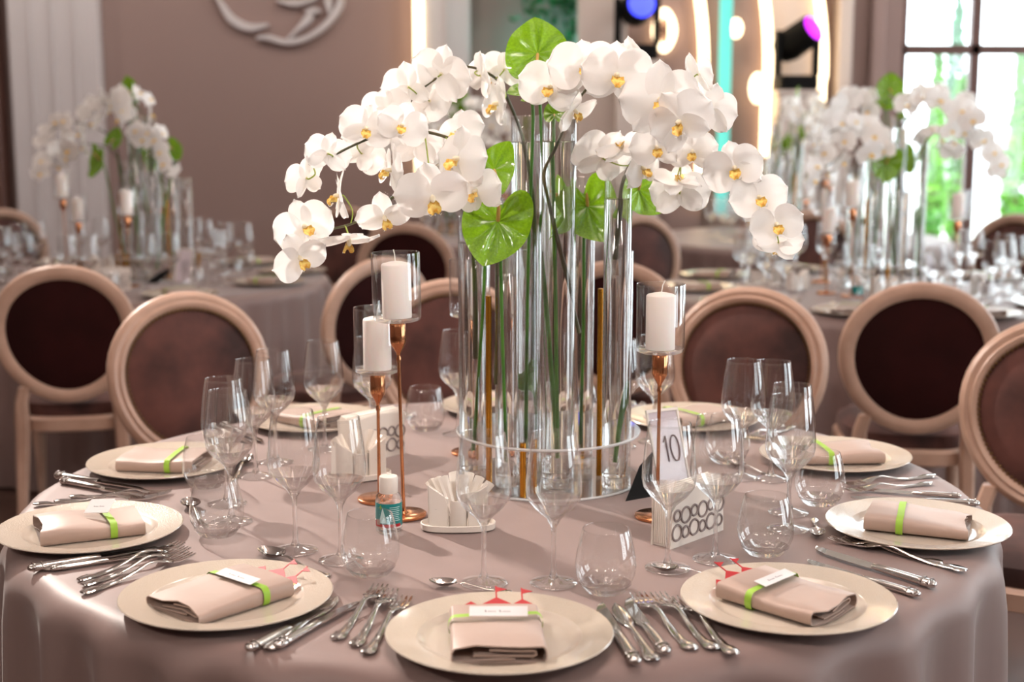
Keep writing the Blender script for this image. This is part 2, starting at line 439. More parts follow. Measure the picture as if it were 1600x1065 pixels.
sconce('glowing oval ring lamp with a dark centre between the arches', 1037, 48, 38, 68, WY - .52, True)
sconce('small round glowing wall lamp inside the second arch', 1148, 45, 21, 31, WY - .36, False)
sconce('oval glowing wall lamp beside the second arch light tube', 1181, 138, 26, 48, WY - .42, False)
def movinghead(label, x, y, Y, beam, az, el):
    c = ony(x, y, Y)
    t = thing('stage_spotlight', label, 'spotlight', c - Vector((0, 0, .34)))
    part('base', G().box(-.13, .13, -.13, .13, 0, .10, .02), 'black', t)
    for s in (-1, 1): part('yoke_arm', G().box(s * .13 - .02, s * .13 + .02, -.05, .05, .10, .40, .012), 'black', t)
    q = Vector((math.sin(az) * math.cos(el), -math.cos(az) * math.cos(el), math.sin(el))).to_track_quat('Z', 'Y').to_matrix().to_4x4()
    h = link('head', me_(G().lathe([(.02, -.16), (.09, -.15), (.11, -.08), (.105, .06), (.10, .14), (.085, .15)], 20, cap0=True, cap1=True), 'head', 'black'), t, (0, 0, .34), q.to_euler())
    link('lens', me_(G().lathe([(.001, .162), (.06, .16), (.088, .15)], 20), 'lens', beam), h)
    return t
movinghead('stage spotlight with a blue glowing lens beside the pale column', 996, 12, WY - .78, 'blue', .1, .1)
sp2 = movinghead('black stage spotlight with a purple lens on a beige pedestal', 1246, 62, WY - .45, 'purple', .75, .5)
pz = sp2.location.z
def pedestal(c, z, label, w):
    o = link('pedestal', me_(G().box(-w, w, -w, w, 0, z - .03, .008).box(-w - .012, w + .012, -w - .012, w + .012, z - .03, z, .006).box(-w - .012, w + .012, -w - .012, w + .012, 0, .08, .006), 'pedestal', 'cream'), None, (c.x, c.y, 0))
    return tag(o, label, 'pedestal')
pedestal(sp2.location, pz, 'tall beige pedestal under the purple stage spotlight', .14)
sp1z = ony(996, 12, WY - .78)
pedestal(Vector((sp1z.x, sp1z.y, 0)), sp1z.z - .34, 'narrow beige pedestal under the blue stage spotlight', .14)
def leafball(g, n, fn, size):
    for _ in range(n):
        p = fn(); a = Vector((random.gauss(0, 1), random.gauss(0, 1), random.gauss(0, 1))).normalized(); b = a.cross(Vector((random.gauss(0, 1), random.gauss(0, 1), random.gauss(0, 1)))).normalized()
        s = size * random.uniform(.6, 1.3)
        g.add([p - a * s, p + b * s * .45, p + a * s, p - b * s * .45], [(0, 1, 2, 3)])
    return g
c = ony(858, 5, WY - .3)
t = thing('hanging_plant', 'dark green trailing plant hanging on the teal lit wall', 'plant', c)
def hp():
    k = random.choice([(-.14, .9), (.0, 1.0), (.13, .7), (.2, .6)])
    return Vector((k[0] + random.gauss(0, .05), random.uniform(-.12, .0), random.uniform(-.36 * k[1], .35)))
part('foliage', leafball(G(), 420, hp, .04), 'fern', t)
part('planter', G().box(-.26, .26, -.14, .02, .34, .52, .02), 'cream', t)
area('teal_wash', (c.x - .05, WY - .4, 1.9), (c.x, WY, 2.5), .15, 2.2, (0.1, 0.95, 0.85))
# outside the glass
struct('ground_outside', G().box(-12, 22, WY + .2, 40, -.15, -.02), 'grass')
def cypress(label, x, Y, h, w, mat='leaf'):
    t = thing('cypress_tree', label, 'tree', (x, Y, -.02), 0)
    def fn():
        z = random.random(); r = w * (1 - z) ** .7 * (.35 + .65 * min(1, z * 8)); a = random.uniform(0, 6.28); q = math.sqrt(random.uniform(.3, 1))
        return Vector((math.cos(a) * r * q, math.sin(a) * r * q, .15 + z * (h - .15)))
    part('foliage', leafball(G(), 900, fn, .07), mat, t)
    part('trunk', G().tube([(0, 0, 0), (0, 0, h * .6)], [.06, .03], 8), 'bark', t)
def ox(p, Y): return ony(p, 183, Y).x
cypress('narrow bright green conifer outside the left glass door', ox(1462, 12), 12, 2.15, .15)
cypress('slender pale green conifer left of the door post outside', ox(1500, 13), 13, 1.9, .13)
cypress('green conifer outside at the right edge of the window', ox(1592, 12), 12, 2.15, .18)
cypress('bluish green tree rising above the window transom outside', ox(1490, 16), 16, 3.1, .26, 'fern')
fence = link('garden_wall', me_(G().box(1, 20, 20, 20.2, 0, 1.3, .02), 'garden_wall', 'render')); tag(fence, 'pale low garden wall far outside the windows', 'wall')

# crystal ring chandelier above the table (out of frame; its bulbs sparkle in glass and steel)
t = thing('chandelier', 'ring chandelier of many small bulbs above the round table', 'chandelier', (0.05, .1, 3.1))
part('hoop', G().torus((0, 0, 0), (1, 0, 0), (0, 1, 0), .55, .012, 40, 8).torus((0, 0, .12), (1, 0, 0), (0, 1, 0), .3, .01, 30, 8), 'gold', t)
part('rod', G().tube([(0, 0, .1), (0, 0, CEIL - 3.1)], .01, 8), 'gold', t)
g = G()
for n, r, z in ((22, .55, -.03), (12, .3, .09), (30, .42, .03)):
    for k in range(n):
        a = 2 * math.pi * k / n; g.lathe([(.0005, -.028), (.02, -.02), (.028, 0), (.02, .02), (.0005, .028)], 8, (r * math.cos(a), r * math.sin(a), z - .014))
M['bulb'] = emat('bulb_glow', (255, 230, 220), 44.0)
part('bulbs', g, 'bulb', t)

# ------------------------------------------------------------------ chairs
def oval(t, ax, az):              # egg outline, wider towards the top
    x = math.sin(t); z = math.cos(t)
    return ax * x * (1 + .07 * z), az * z
def make_chair():
    c = thing('dining_chair', '', 'chair')
    ZC = .745; TILT = R(10)
    def bk(x, y, z):              # back plane -> chair space
        return (x, -.215 + y * math.cos(TILT) - (z - .45) * math.sin(TILT), .45 + (z - .45) * math.cos(TILT) + y * math.sin(TILT))
    n = 48; rings = []
    for i in range(n):
        t = 2 * math.pi * i / n
        ring = []
        for dr, dy in ((.000, .012), (.006, .02), (.016, .023), (.022, .017), (.034, .020), (.046, .012), (.05, 0), (.046, -.013), (.03, -.02), (.012, -.018), (.0, -.012)):
            x, z = oval(t, .195 + dr, .20 + dr); ring.append(bk(x, dy, ZC + z))
        rings.append(ring)
    part('back_frame', G().rings(rings, True, loop=True), 'wood', c)
    def pad(side):
        def fn(u, v):
            t = 2 * math.pi * u; s = v
            x, z = oval(t, .199 * s, .204 * s)
            return bk(x, side * (.004 + (.034 if side > 0 else .012) * (1 - s ** 3)), ZC + z)
        g = G(); g.grid(fn, 40, 8, True)
        if side < 0: g.f = [f[::-1] for f in g.f]
        return g
    part('back_pad', pad(1), 'velvet', c); part('back_panel', pad(-1), 'backcloth', c)
    g = G()
    for i in range(96):
        x, z = oval(2 * math.pi * i / 96, .192, .197); p = bk(x, .014, ZC + z)
        g.lathe([(.0048, 0), (.004, .003), (.0004, .0045)], 6)
        for k in range(len(g.v) - 18, len(g.v)):
            a = g.v[k]; g.v[k] = (p[0] + a[0], p[1] + a[2], p[2] + a[1])
    o = part('nail_trim', g, 'nail', c); o['kind'] = 'stuff'
    def sx(z): return .2
    # seat
    def seatring(d, z):
        pts = []
        for i in range(40):
            a = 2 * math.pi * i / 40; x = math.cos(a); y = math.sin(a); w = .235 if y > 0 else .205
            px_ = math.copysign(abs(x) ** .55, x) * (.215 + .03 * y) ; py_ = math.copysign(abs(y) ** .6, y) * .225
            pts.append((px_ * (1 + d / .22), .015 + py_ * (1 + d / .22), z))
        return pts
    part('seat_frame', G().rings([seatring(-.005, .385), seatring(.004, .39), seatring(.006, .43), seatring(-.004, .44)]), 'wood', c)
    part('seat_cushion', G().rings([seatring(-.012, .438), seatring(-.004, .455), seatring(-.008, .485), seatring(-.04, .505), seatring(-.1, .515), seatring(-.18, .518)], cap0=False), 'velvet', c)
    for s in (-1, 1):
        rp = []
        for (x, y, z, w) in ((.150, .0, .555, .020), (.165, .0, .50, .021), (.168, 0, .43, .024)):
            q = bk(s * x, y, z); rp.append((q, w))
        rp += [(Vector((s * .17, -.2, .38)), .024), (Vector((s * .175, -.23, .18)), .019), (Vector((s * .18, -.27, 0)), .014)]
        part('rear_leg', G().rings([[(p[0] + dx * w, p[1] + dy * w, p[2]) for dx, dy in ((-1, -.6), (-.6, -1), (.6, -1), (1, -.6), (1, .6), (.6, 1), (-.6, 1), (-1, .6))] for p, w in rp][::-1]), 'wood', c)
        part('front_leg', G().lathe([(.011, 0), (.016, .015), (.013, .04), (.02, .2), (.026, .31), (.018, .325), (.03, .34), (.03, .40)], 14, (s * .19, .19, 0), True, True), 'wood', c)
    return c
chair = make_chair()
chair_used = [False]
def put_chair(x, y, face, label, group=None):
    """face = angle (deg) of the sitting direction, 0 = +Y"""
    if not chair_used[0]:
        chair_used[0] = True; chair.location = (x, y, 0); chair.rotation_euler = (0, 0, R(face)); chair['label'] = label
        if group: chair['group'] = group
        return chair
    return dup(chair, (x, y, 0), R(face), label, group)
def facing(x, y, tx, ty): return math.degrees(math.atan2(-(tx - x), ty - y))

# ------------------------------------------------------------------ round table and cloth
TC = Vector((0.0, 0.05, TZ)); TR = 0.935
def cloth_mesh(seed, nt=288):
    rnd = random.Random(seed)
    folds = []; a = 0
    while a < 2 * math.pi:
        w = rnd.uniform(.10, .24); folds.append((a + w / 2, w, rnd.uniform(.5, 1.1))); a += w
    def fold(th):
        s = 0
        for c0, w, h in folds:
            d = (th - c0 + math.pi) % (2 * math.pi) - math.pi
            s += h * math.exp(-(d / (w * .30)) ** 2)
        return s - .55
    fv = [fold(2 * math.pi * i / nt) for i in range(nt)]
    prof = [(0.02 + .86 * k / 12, 0.0, 0) for k in range(13)]
    for k in range(1, 8):
        b = math.pi / 2 * k / 7; prof.append((.885 + .05 * math.sin(b), -.05 * (1 - math.cos(b)), .022 * (k / 7) ** 2))
    for k in range(1, 15):
        d = k / 14; prof.append((.935 + .02 * d, -.05 - (TZ - .06) * d, .026 + .056 * d ** .4))
    g = G(); rings = []
    for r, z, A in prof:
        rings.append([((r + A * fv[i]) * math.cos(2 * math.pi * i / nt), (r + A * fv[i]) * math.sin(2 * math.pi * i / nt), z) for i in range(nt)])
    g.rings(rings, True, True, False)
    return me_(g, 'tablecloth', 'cloth', ang=80)
tag(link('tablecloth', cloth_mesh(3), None, TC), 'mauve satin cloth draped over the nearest round table', 'tablecloth')

SEAT = {0: 'nearest plate at bottom centre', -36: 'plate just left of the nearest one', 36: 'plate just right of the nearest one', -72: 'leftmost plate',
        72: 'rightmost plate', -108: 'plate behind the leftmost one', 108: 'plate behind the rightmost one', -144: 'half hidden back left plate', 144: 'half hidden back right plate', 180: 'plate behind the tall vases'}
PLATE = {0: (.001, -.757), -36: (-.412, -.599), 36: (.431, -.616), -72: (-.722, -.247), 72: (.736, -.226), -108: (-.708, .235), 108: (.708, .292), -144: (-.455, .66), 144: (.45, .67), 180: (.0, .82)}
MAIN = []                          # everything standing on the near table
def sframe(a):
    e = Vector((math.sin(R(a)), -math.cos(R(a)), 0)); return -e, Vector((-e.y, e.x, 0))      # inward u, diner's right v
g = G(); g.lathe([(.0005, .0), (.085, 0), (.105, .001), (.150, .0125), (.1585, .0155), (.1597, .0172), (.1585, .0186)], 72)
g.lathe([(.1585, .0186), (.150, .0172), (.116, .0115)], 72); g.m[-72 * 2:] = [1] * 144
g.lathe([(.116, .0115), (.112, .0100), (.106, .0055), (.098, .0045), (.0005, .0045)], 72)
plate_me = me_(g, 'charger_plate', 'plate', 'platerim', ang=60)
def local(a, u, v, z=0.0):
    U, V = sframe(a); p = Vector((PLATE[a][0], PLATE[a][1], TZ)); return p + U * u + V * v + Vector((0, 0, z))
def rz_of(a): return R(a)          # local +Y = inward, +X = right
for a in SEAT:
    o = tag(link('charger_plate', plate_me, None, (*PLATE[a], TZ + .0008), (0, 0, R(a * 7 + 11))), 'round cream charger, the ' + SEAT[a], 'plate', 'cream charger plates'); MAIN.append(o)

# folded napkins (local y = inward, x = diner's right; the open end faces the diner)
def ribbon_path(path, th, L0, L1, n, zf):
    g = G(); m = len(path); rings = []
    for k in range(n + 1):
        f = k / n; y = L0 + (L1 - L0) * f; up = []; dn = []
        for i, (x, z) in enumerate(path):
            p, q = path[max(i - 1, 0)], path[min(i + 1, m - 1)]
            tx, tz = q[0] - p[0], q[1] - p[1]; l = math.hypot(tx, tz) or 1; nx, nz = -tz / l, tx / l
            up.append((x + nx * th, y + zf(x, z, f)[1], max(z + nz * th, 0) * zf(x, z, f)[0])); dn.append((x - nx * th, y + zf(x, z, f)[1], max(z - nz * th, 0) * zf(x, z, f)[0]))
        rings.append(up + dn[::-1])
    return g.rings(rings)
def arc(cx, cz, rx, rz_, a0, a1, n=6): return [(cx + rx * math.cos(R(a0 + (a1 - a0) * k / n)), cz + rz_ * math.sin(R(a0 + (a1 - a0) * k / n))) for k in range(n + 1)]
def make_napkin(seed, name='folded_napkin'):
    rnd = random.Random(seed); w, h = .062, .024
    ph = rnd.uniform(0, 6)
    def zf(x, z, f):
        return (1 + .14 * math.sin(f * 5 + ph) * (z / h) - .25 * max(0, .18 - f) / .18 * (.5 + .5 * math.sin(x * 60 + ph)), .006 * math.sin(x * 40 + ph * 2) * (1 - f))
    outer = [(.02, .007), (-.03, .0025), (w * .0, .0018)] if False else [(-w * .86, .0022), (0, .0018), (w * .9, .0022)] + arc(w * .93, h * .5, .006, h * .46, -80, 80) + [(w * .5, h), (0, h * 1.03), (-w * .5, h)] + arc(-w * .93, h * .56, .006, h * .42, 100, 250) + [(-w * .5, h * .2), (w * .35, h * .26)]
    inner = [(-w * .55, h * .42), (w * .1, h * .40), (w * .72, h * .42)] + arc(w * .74, h * .57, .004, h * .14, -80, 80, 4) + [(w * .4, h * .74), (-w * .2, h * .72)]
    t = thing(name, '', 'napkin')
    part('outer_fold', ribbon_path(outer, .0009, -.085, .085, 12, zf), 'napkin', t, ang=70)
    part('inner_fold', ribbon_path(inner, .0011, -.082, .08, 12, zf), 'napkin', t, ang=70)
    g = G(); rb = []
    lp = [(-w * .93, .0002), (w * .93, .0002)] + arc(w * .93, h * .57, .0095, h * .62, -85, 85, 6) + [(w * .5, h * 1.22), (0, h * 1.25), (-w * .5, h * 1.22)] + arc(-w * .93, h * .57, .0095, h * .62, 95, 265, 6)
    for y in (.022, .034): rb.append([(x, y + .004 * math.sin(x * 20), max(z, .0002)) for x, z in lp])
    g.rings(rb, True, False, False); part('ribbon', g, 'ribbon', t, ang=70)
    return t
NZ = TZ + .006
NAP = {0: (-.01, -.004, 3), -36: (-.008, .0, -6), 36: (.0, .0, 8), -72: (.0, -.004, 6), 72: (.0, .01, -4), -108: (.0, .004, 10), 108: (.0, .0, -16), -144: (.0, .0, 12), 144: (.0, 0, -20), 180: (0, 0, 4)}
naps = [make_napkin(1), make_napkin(5), make_napkin(9)]
NAPTXT = {0: 'beige satin napkin with open front folds on the ', -36: 'beige napkin with lime ribbon and card on the ', 36: 'beige napkin slanting under a card on the ', -72: 'beige napkin with lime ribbon and small tag on the ', 72: 'beige napkin with bare lime ribbon on the '}
for i, a in enumerate(SEAT):
    u, v, tw = NAP[a]; p = local(a, u, v); p.z = NZ; rz = R(a + tw); lab = NAPTXT.get(a, 'blurred folded beige napkin with lime ribbon on the ') + SEAT[a]
    if i < 3: n = naps[i]; n.location = p; n.rotation_euler = (0, 0, rz); n['label'] = lab; n['group'] = 'folded napkins'
    else: n = dup(naps[i % 3], p, rz, lab, 'folded napkins')
    MAIN.append(n)
    if a in (0, -36, 36, -72):        # name cards with faint illegible writing
        tl = R(14)
        if a == -72: cc = Vector((.0, .018, .044)); er = (R(34), R(-6), R(48)); sz = .6
        else: cc = Vector((.004, .026, .0335)); er = (R(20 if a == 0 else 10), 0, R({0: -3, -36: 2, 36: 2}[a])); sz = 1
        cd = thing('name_card', {0: 'white name card upright across the napkin on the nearest plate', -36: 'white name card lying across the napkin left of the nearest plate', 36: 'white name card tilted on the napkin right of the nearest plate', -72: 'small white tag tucked under the ribbon on the leftmost plate'}[a], 'card', p + Matrix.Rotation(rz, 3, 'Z') @ cc, 0, 'name cards')
        cd.rotation_euler = (er[0], er[1], rz + er[2])
        part('card_sheet', G().box(-.041 * sz, .041 * sz, -.0105 if sz == 1 else -.016, .0105 if sz == 1 else .016, 0, .0007), 'card', cd, False)
        g = G(); x = -.019 * sz
        for wd in (.0045, .003, .003, .0028, .0028, -.004, .005, .003, .003, .003, .0026):
            wd *= sz
            if wd < 0: x -= wd; continue
            hgt = .0035 if abs(wd) > .004 * sz else .0022
            g.box(x, x + wd * .35, -.0018, -.0018 + hgt * sz, .0007, .00082); g.box(x, x + wd * .8, -.0018, -.0012, .0007, .00082); x += wd
        part('handwriting', g, 'ink', cd, False)
# castle shaped paper cards with red roofs, tucked under three napkins
def castle(label, p, rz):
    t = thing('castle_card', label, 'paper card', p, rz, 'castle cards'); t.rotation_euler = (R(24), 0, rz)
    part('towers', G().box(-.055, -.021, -.07, .006, 0, .0009).box(-.019, .019, -.07, .014, 0, .0009).box(.021, .055, -.07, .010, 0, .0009), 'yellow', t, False)
    for cx, y, hw, h in ((-.038, .006, .021, .016), (.0, .014, .024, .016), (.038, .010, .021, .015)):
        rf = part('roof', G().prism([(cx - hw, y), (cx + hw, y), (cx, y + h)], -.0004, .0013), 'red', t, False)
        if cx < -.01: continue
        z = y + h
        part('flag', G().prism([(cx - .0012, z - .003), (cx + .0012, z - .003), (cx + .0012, z + .012), (cx + .016, z + .0165), (cx + .0012, z + .022), (cx + .0012, z + .024), (cx - .0012, z + .024)], 0, .001), 'red', t, False)
    return t
for a, tx, lab in ((0, .0, 'red roofed castle card poking from the napkin on the nearest plate'), (-36, -2, 'red roofed castle card on the plate left of the nearest one'), (36, 4, 'red roofed castle card on the plate right of the nearest one')):
    u, v, tw = NAP[a]; q = local(a, u + .098, v); q.z = TZ + .0125
    MAIN.append(castle(lab, q, R(a + tw + tx)))

# ------------------------------------------------------------------ glasses
def wine_meshes(s=1.0):
    b = G().lathe([(.0413, .1372), (.0442, .150), (.0440, .165), (.0405, .200), (.0345, .2405), (.0340, .2425), (.0334, .2405), (.0336, .238)], 40)
    st = G().lathe([(.0005, .004), (.0085, .0095), (.0046, .020), (.0037, .045), (.0038, .080), (.0052, .093), (.0125, .1062), (.0302, .1219), (.0416, .1372), (.0408, .1374), (.0292, .1238), (.0115, .1090), (.006, .1045), (.0005, .1030)], 36)
    ft = G().lathe([(.030, .0), (.0365, .0002), (.0374, .0012), (.0365, .0022), (.022, .0046), (.0085, .0095)], 40)
    return me_(b, 'bowl', 'thin'), me_(st, 'stem', 'glass', ang=60), me_(ft, 'foot', 'thin', ang=60)
WB, WS, WF = wine_meshes()
TB = me_(G().lathe([(.030, .0075), (.040, .014), (.0462, .030), (.0475, .045), (.0455, .062), (.0405, .085), (.0362, .1005), (.0356, .1015), (.0351, .1003), (.0354, .099)], 40), 'bowl', 'thin')
TS = me_(G().lathe([(.0005, 0), (.026, .0), (.031, .0022), (.0405, .0138), (.0395, .0138), (.030, .0075), (.0005, .0065)], 36), 'thick_base', 'glass', ang=60)
def wine(p, label, group='stemmed wine glasses', s=1.0):
    t = thing('wine_glass', label, 'wine glass', p, random.uniform(0, 6), group); t.scale = (s, s, s)
    link('bowl', WB, t); link('stem', WS, t); link('foot', WF, t); MAIN.append(t); return t
def tumbler(p, label, group='stemless tumblers'):
    t = thing('tumbler', label, 'glass', p, random.uniform(0, 6), group)
    link('bowl', TB, t); link('thick_base', TS, t); MAIN.append(t); return t
GP = {0: [(756, 911), (865, 911)], -36: [(462, 860), (533, 875)], 36: [(1043, 888), (1117, 874)], -72: [(355, 787), (362, 815)], 72: [(1232, 801), (1231, 827)],
      -108: [(400, 744), (431, 722)], 108: [(1158, 746), (1204, 748)], -144: [(508, 702), (583, 694)], 144: [(1022, 690), (968, 697)], 180: [(716, 678), (800, 684)]}
TP = {0: (946, 924), -36: (579, 897), 36: (1195, 865), -72: (340, 836), 72: (1280, 787), -108: (323, 760), 108: (1136, 722), -144: (665, 671), 144: (905, 668), 180: (890, 690)}
for a in SEAT:
    for k, (x, y) in enumerate(GP[a]):
        p = onz(x, y); p.z += .0005
        wine(p, ('first' if k == 0 else 'second') + ' stemmed wine glass from the left, for the ' + SEAT[a] if abs(a) < 50 else ('nearer' if (k == 1) == (abs(a) < 90) else 'farther') + ' stemmed wine glass of the pair for the ' + SEAT[a], s=(1.0, 1.0)[k])
    p = onz(*TP[a]); p.z += .0005
    tumbler(p, 'clear stemless tumbler for the ' + SEAT[a])

# ------------------------------------------------------------------ cutlery (local x from handle end 0 to tip L)
def strip(st, th, zc):
    """st: list of (x, halfwidth); zc(x): height of the centre line"""
    rings = []
    for x, w in st:
        z = zc(x); t = th(x) if callable(th) else th
        rings.append([(x, -w, z), (x, -w * .7, z + t), (x, 0, z + t * 1.25), (x, w * .7, z + t), (x, w, z), (x, w * .6, z - t * .3), (x, -w * .6, z - t * .3)])
    return G().rings(rings)
HAND = [(0, .003), (.004, .0085), (.012, .0105), (.022, .0095), (.034, .0068), (.06, .0055), (.09, .0042)]
def fork_mesh():
    zc = lambda x: .001 + .011 * math.exp(-((x - .125) / .035) ** 2) + (.006 * ((x - .16) / .045) ** 2 if x > .16 else 0) + (.002 if x < .03 else 0)
    g = strip(HAND + [(.118, .0032), (.134, .0042), (.144, .0095), (.152, .0120), (.160, .0125)], .0018, zc)
    for k in range(4):
        y = -.0102 + k * .0068
        g.rings([[(x, y - w, zc(x)), (x, y + w, zc(x)), (x, y + w, zc(x) + .0019), (x, y - w, zc(x) + .0019)] for x, w in ((.157, .0024), (.17, .0019), (.19, .0017), (.203, .0009))])
    return me_(g, 'fork', 'steel', ang=50)
def knife_mesh():
    g = G(); rings = []
    for x, w, t in ((0, .003, .003), (.003, .0075, .006), (.012, .0095, .008), (.03, .0085, .0075), (.07, .0078, .007), (.098, .0072, .0065), (.106, .006, .005)):
        rings.append([(x, w * math.cos(2 * math.pi * j / 12), .0055 + t * .75 * math.sin(2 * math.pi * j / 12)) for j in range(12)])
    g.rings(rings)
    for x, wd in ((.008, .0088), (.02, .0098)): g.torus((x, 0, .006), (0, 1, 0), (0, 0, 1), 1, .0011, 14, 6, wd, .0066)
    g.rings([[(x, a, .0045), (x, b, .0035), (x, b, .0045), (x, a, .0066)] for x, a, b in ((.102, -.005, .006), (.112, -.008, .0095), (.15, -.008, .0100), (.19, -.008, .0085), (.212, -.0075, .002), (.219, -.0068, -.005))])
    return me_(g, 'table_knife', 'steel', ang=50)
def fishknife_mesh():
    zc = lambda x: .002
    g = strip(HAND + [(.105, .0036), (.118, .005), (.13, .0105), (.15, .0128), (.172, .0112), (.19, .007), (.201, .0012)], lambda x: .0022 if x < .11 else .0014, zc)
    return me_(g, 'fish_knife', 'steel', ang=50)
def spoon_mesh():
    zc = lambda x: .001 + .009 * math.exp(-((x - .095) / .03) ** 2)
    g = strip([(x * .8, w * .8) for x, w in HAND] + [(.09, .0026), (.108, .003)], .0015, zc)
    def bowl(top):
        def fn(u, v):
            a = 2 * math.pi * u; s = v; x = .131 + .027 * s * math.cos(a); y = .0165 * s * math.sin(a) * (1 - .12 * math.cos(a))
            return (x, y, .001 + .0095 * s * s + (.0012 if top else 0))
        q = G().grid(fn, 24, 6, True)
        if not top: q.f = [f[::-1] for f in q.f]
        return q
    g.merge(bowl(True)); g.merge(bowl(False))
    return me_(g, 'dessert_spoon', 'steel', ang=60)
CUT = {'fork': (fork_mesh(), .203), 'table_knife': (knife_mesh(), .219), 'fish_knife': (fishknife_mesh(), .201), 'dessert_spoon': (spoon_mesh(), .158)}
def cut(kind, a, b, label, lift=0.0, roll=0.0, cat=None):
    zt = {'fork': .012, 'table_knife': .005, 'fish_knife': .003, 'dessert_spoon': .008}[kind]
    A = onz(*a, TZ + .005); B = onz(*b, TZ + zt); A.z = B.z = TZ; d = B - A; L = min(max(d.length, CUT[kind][1] * .85), CUT[kind][1] * 1.12); s = L / CUT[kind][1]
    for _ in range(3):                  # lie beside the plates, not inside them
        for (qx, qy) in PLATE.values():
            worst = Vector()
            for k in range(11):
                e = A + d.normalized() * (L * k / 10) - Vector((qx, qy, TZ)); e.z = 0; need = .150 - e.length
                if 0 < need < .05 and need > worst.length: worst = e.normalized() * need
            A = A + worst
    o = link(kind, CUT[kind][0], None, (A.x, A.y, TZ + .0006 + lift), (roll, 0, math.atan2(d.y, d.x)), s)
    tag(o, label, cat or {'fork': 'fork', 'table_knife': 'knife', 'fish_knife': 'knife', 'dessert_spoon': 'spoon'}[kind], 'polished cutlery'); MAIN.append(o); return o
S0 = SEAT
def trio(kinds, seat, pts, words, side):
    for k, (kd, (a, b), w) in enumerate(zip(kinds, pts, words)):
        cut(kd, a, b, w + ' of the ' + {'fork': 'forks', 'table_knife': 'knives', 'fish_knife': 'knives'}[kinds[0]] + ' ' + side + ' the ' + S0[seat], k * .0005)
FFF = ['fork'] * 3; KFK = ['table_knife', 'fish_knife', 'table_knife']
trio(FFF, 0, [((524, 997), (595, 909)), ((553, 1008), (611, 916)), ((571, 1021), (638, 920))], ['outermost', 'middle', 'innermost'], 'left of')
trio(KFK, 0, [((994, 1036), (934, 943)), ((1022, 1029), (953, 932)), ((1041, 1021), (977, 936))], ['innermost', 'middle leaf bladed', 'outermost'], 'right of')
trio(FFF, 36, [((1083, 1013), (993, 920)), ((1117, 1013), (1027, 922)), ((1152, 1021), (1058, 920))], ['outermost', 'middle', 'innermost'], 'left of')
trio(['table_knife', 'table_knife'], 36, [((1437, 930), (1258, 876)), ((1462, 916), (1268, 856))], ['nearer', 'farther'], 'right of')
trio(KFK, -36, [((370, 1011), (500, 942)), ((404, 1011), (529, 921)), ((431, 1011), (562, 938))], ['innermost', 'bright leaf bladed', 'outermost'], 'right of')
trio(FFF, -36, [((122, 905), (282, 843)), ((129, 913), (291, 851)), ((127, 926), (299, 860))], ['farthest', 'middle', 'nearest'], 'left of')
trio(KFK, -72, [((33, 879), (258, 842)), ((62, 884), (268, 848)), ((78, 889), (262, 862))], ['farthest', 'leaf bladed', 'nearest'], 'in front of')
trio(FFF, -72, [((108, 774), (268, 762)), ((84, 782), (262, 767)), ((51, 787), (248, 772))], ['farthest', 'middle', 'nearest'], 'behind')
trio(['table_knife', 'table_knife'], -108, [((86, 742), (250, 768)), ((95, 751), (236, 779))], ['farther', 'nearer'], 'in front of')
trio(FFF, 72, [((1478, 874), (1303, 832)), ((1531, 880), (1335, 828)), ((1511, 891), (1318, 838))], ['farthest', 'middle', 'nearest'], 'in front of')
trio(['table_knife', 'table_knife'], 72, [((1531, 787), (1330, 778)), ((1502, 775), (1345, 764))], ['nearer', 'farther'], 'behind')
trio(FFF[:2], 108, [((1461, 741), (1318, 752)), ((1456, 753), (1322, 762))], ['farther', 'nearer'], 'in front of')
for a, bw, hd, lab in ((0, (716, 911), (800, 921), 0), (-36, (398, 856), (514, 897), 0), (36, (1052, 893), (1160, 905), 0), (-72, (293, 781), (320, 822), 0), (72, (1278, 838), (1272, 806), 0), (-108, (392, 708), (362, 748), 0), (108, (1160, 726), (1215, 742), 0)):
    cut('dessert_spoon', hd, bw, 'dessert spoon lying above the ' + SEAT[a], .0005)
for a in (-144, 144):
    for k in range(2):
        U, V = sframe(a)
        for sd, kd in ((-1, 'fork'), (1, 'table_knife')):
            p = local(a, -.1, sd * (.19 + .028 * k)); q = local(a, .1, sd * (.19 + .028 * k)); d = q - p
            o = link(kd, CUT[kd][0], None, (p.x, p.y, TZ + .0006), (0, 0, math.atan2(d.y, d.x)))
            tag(o, ('inner ' if k == 0 else 'outer ') + ('fork' if sd < 0 else 'knife') + ' beside the ' + SEAT[a], 'fork' if sd < 0 else 'knife', 'polished cutlery'); MAIN.append(o)

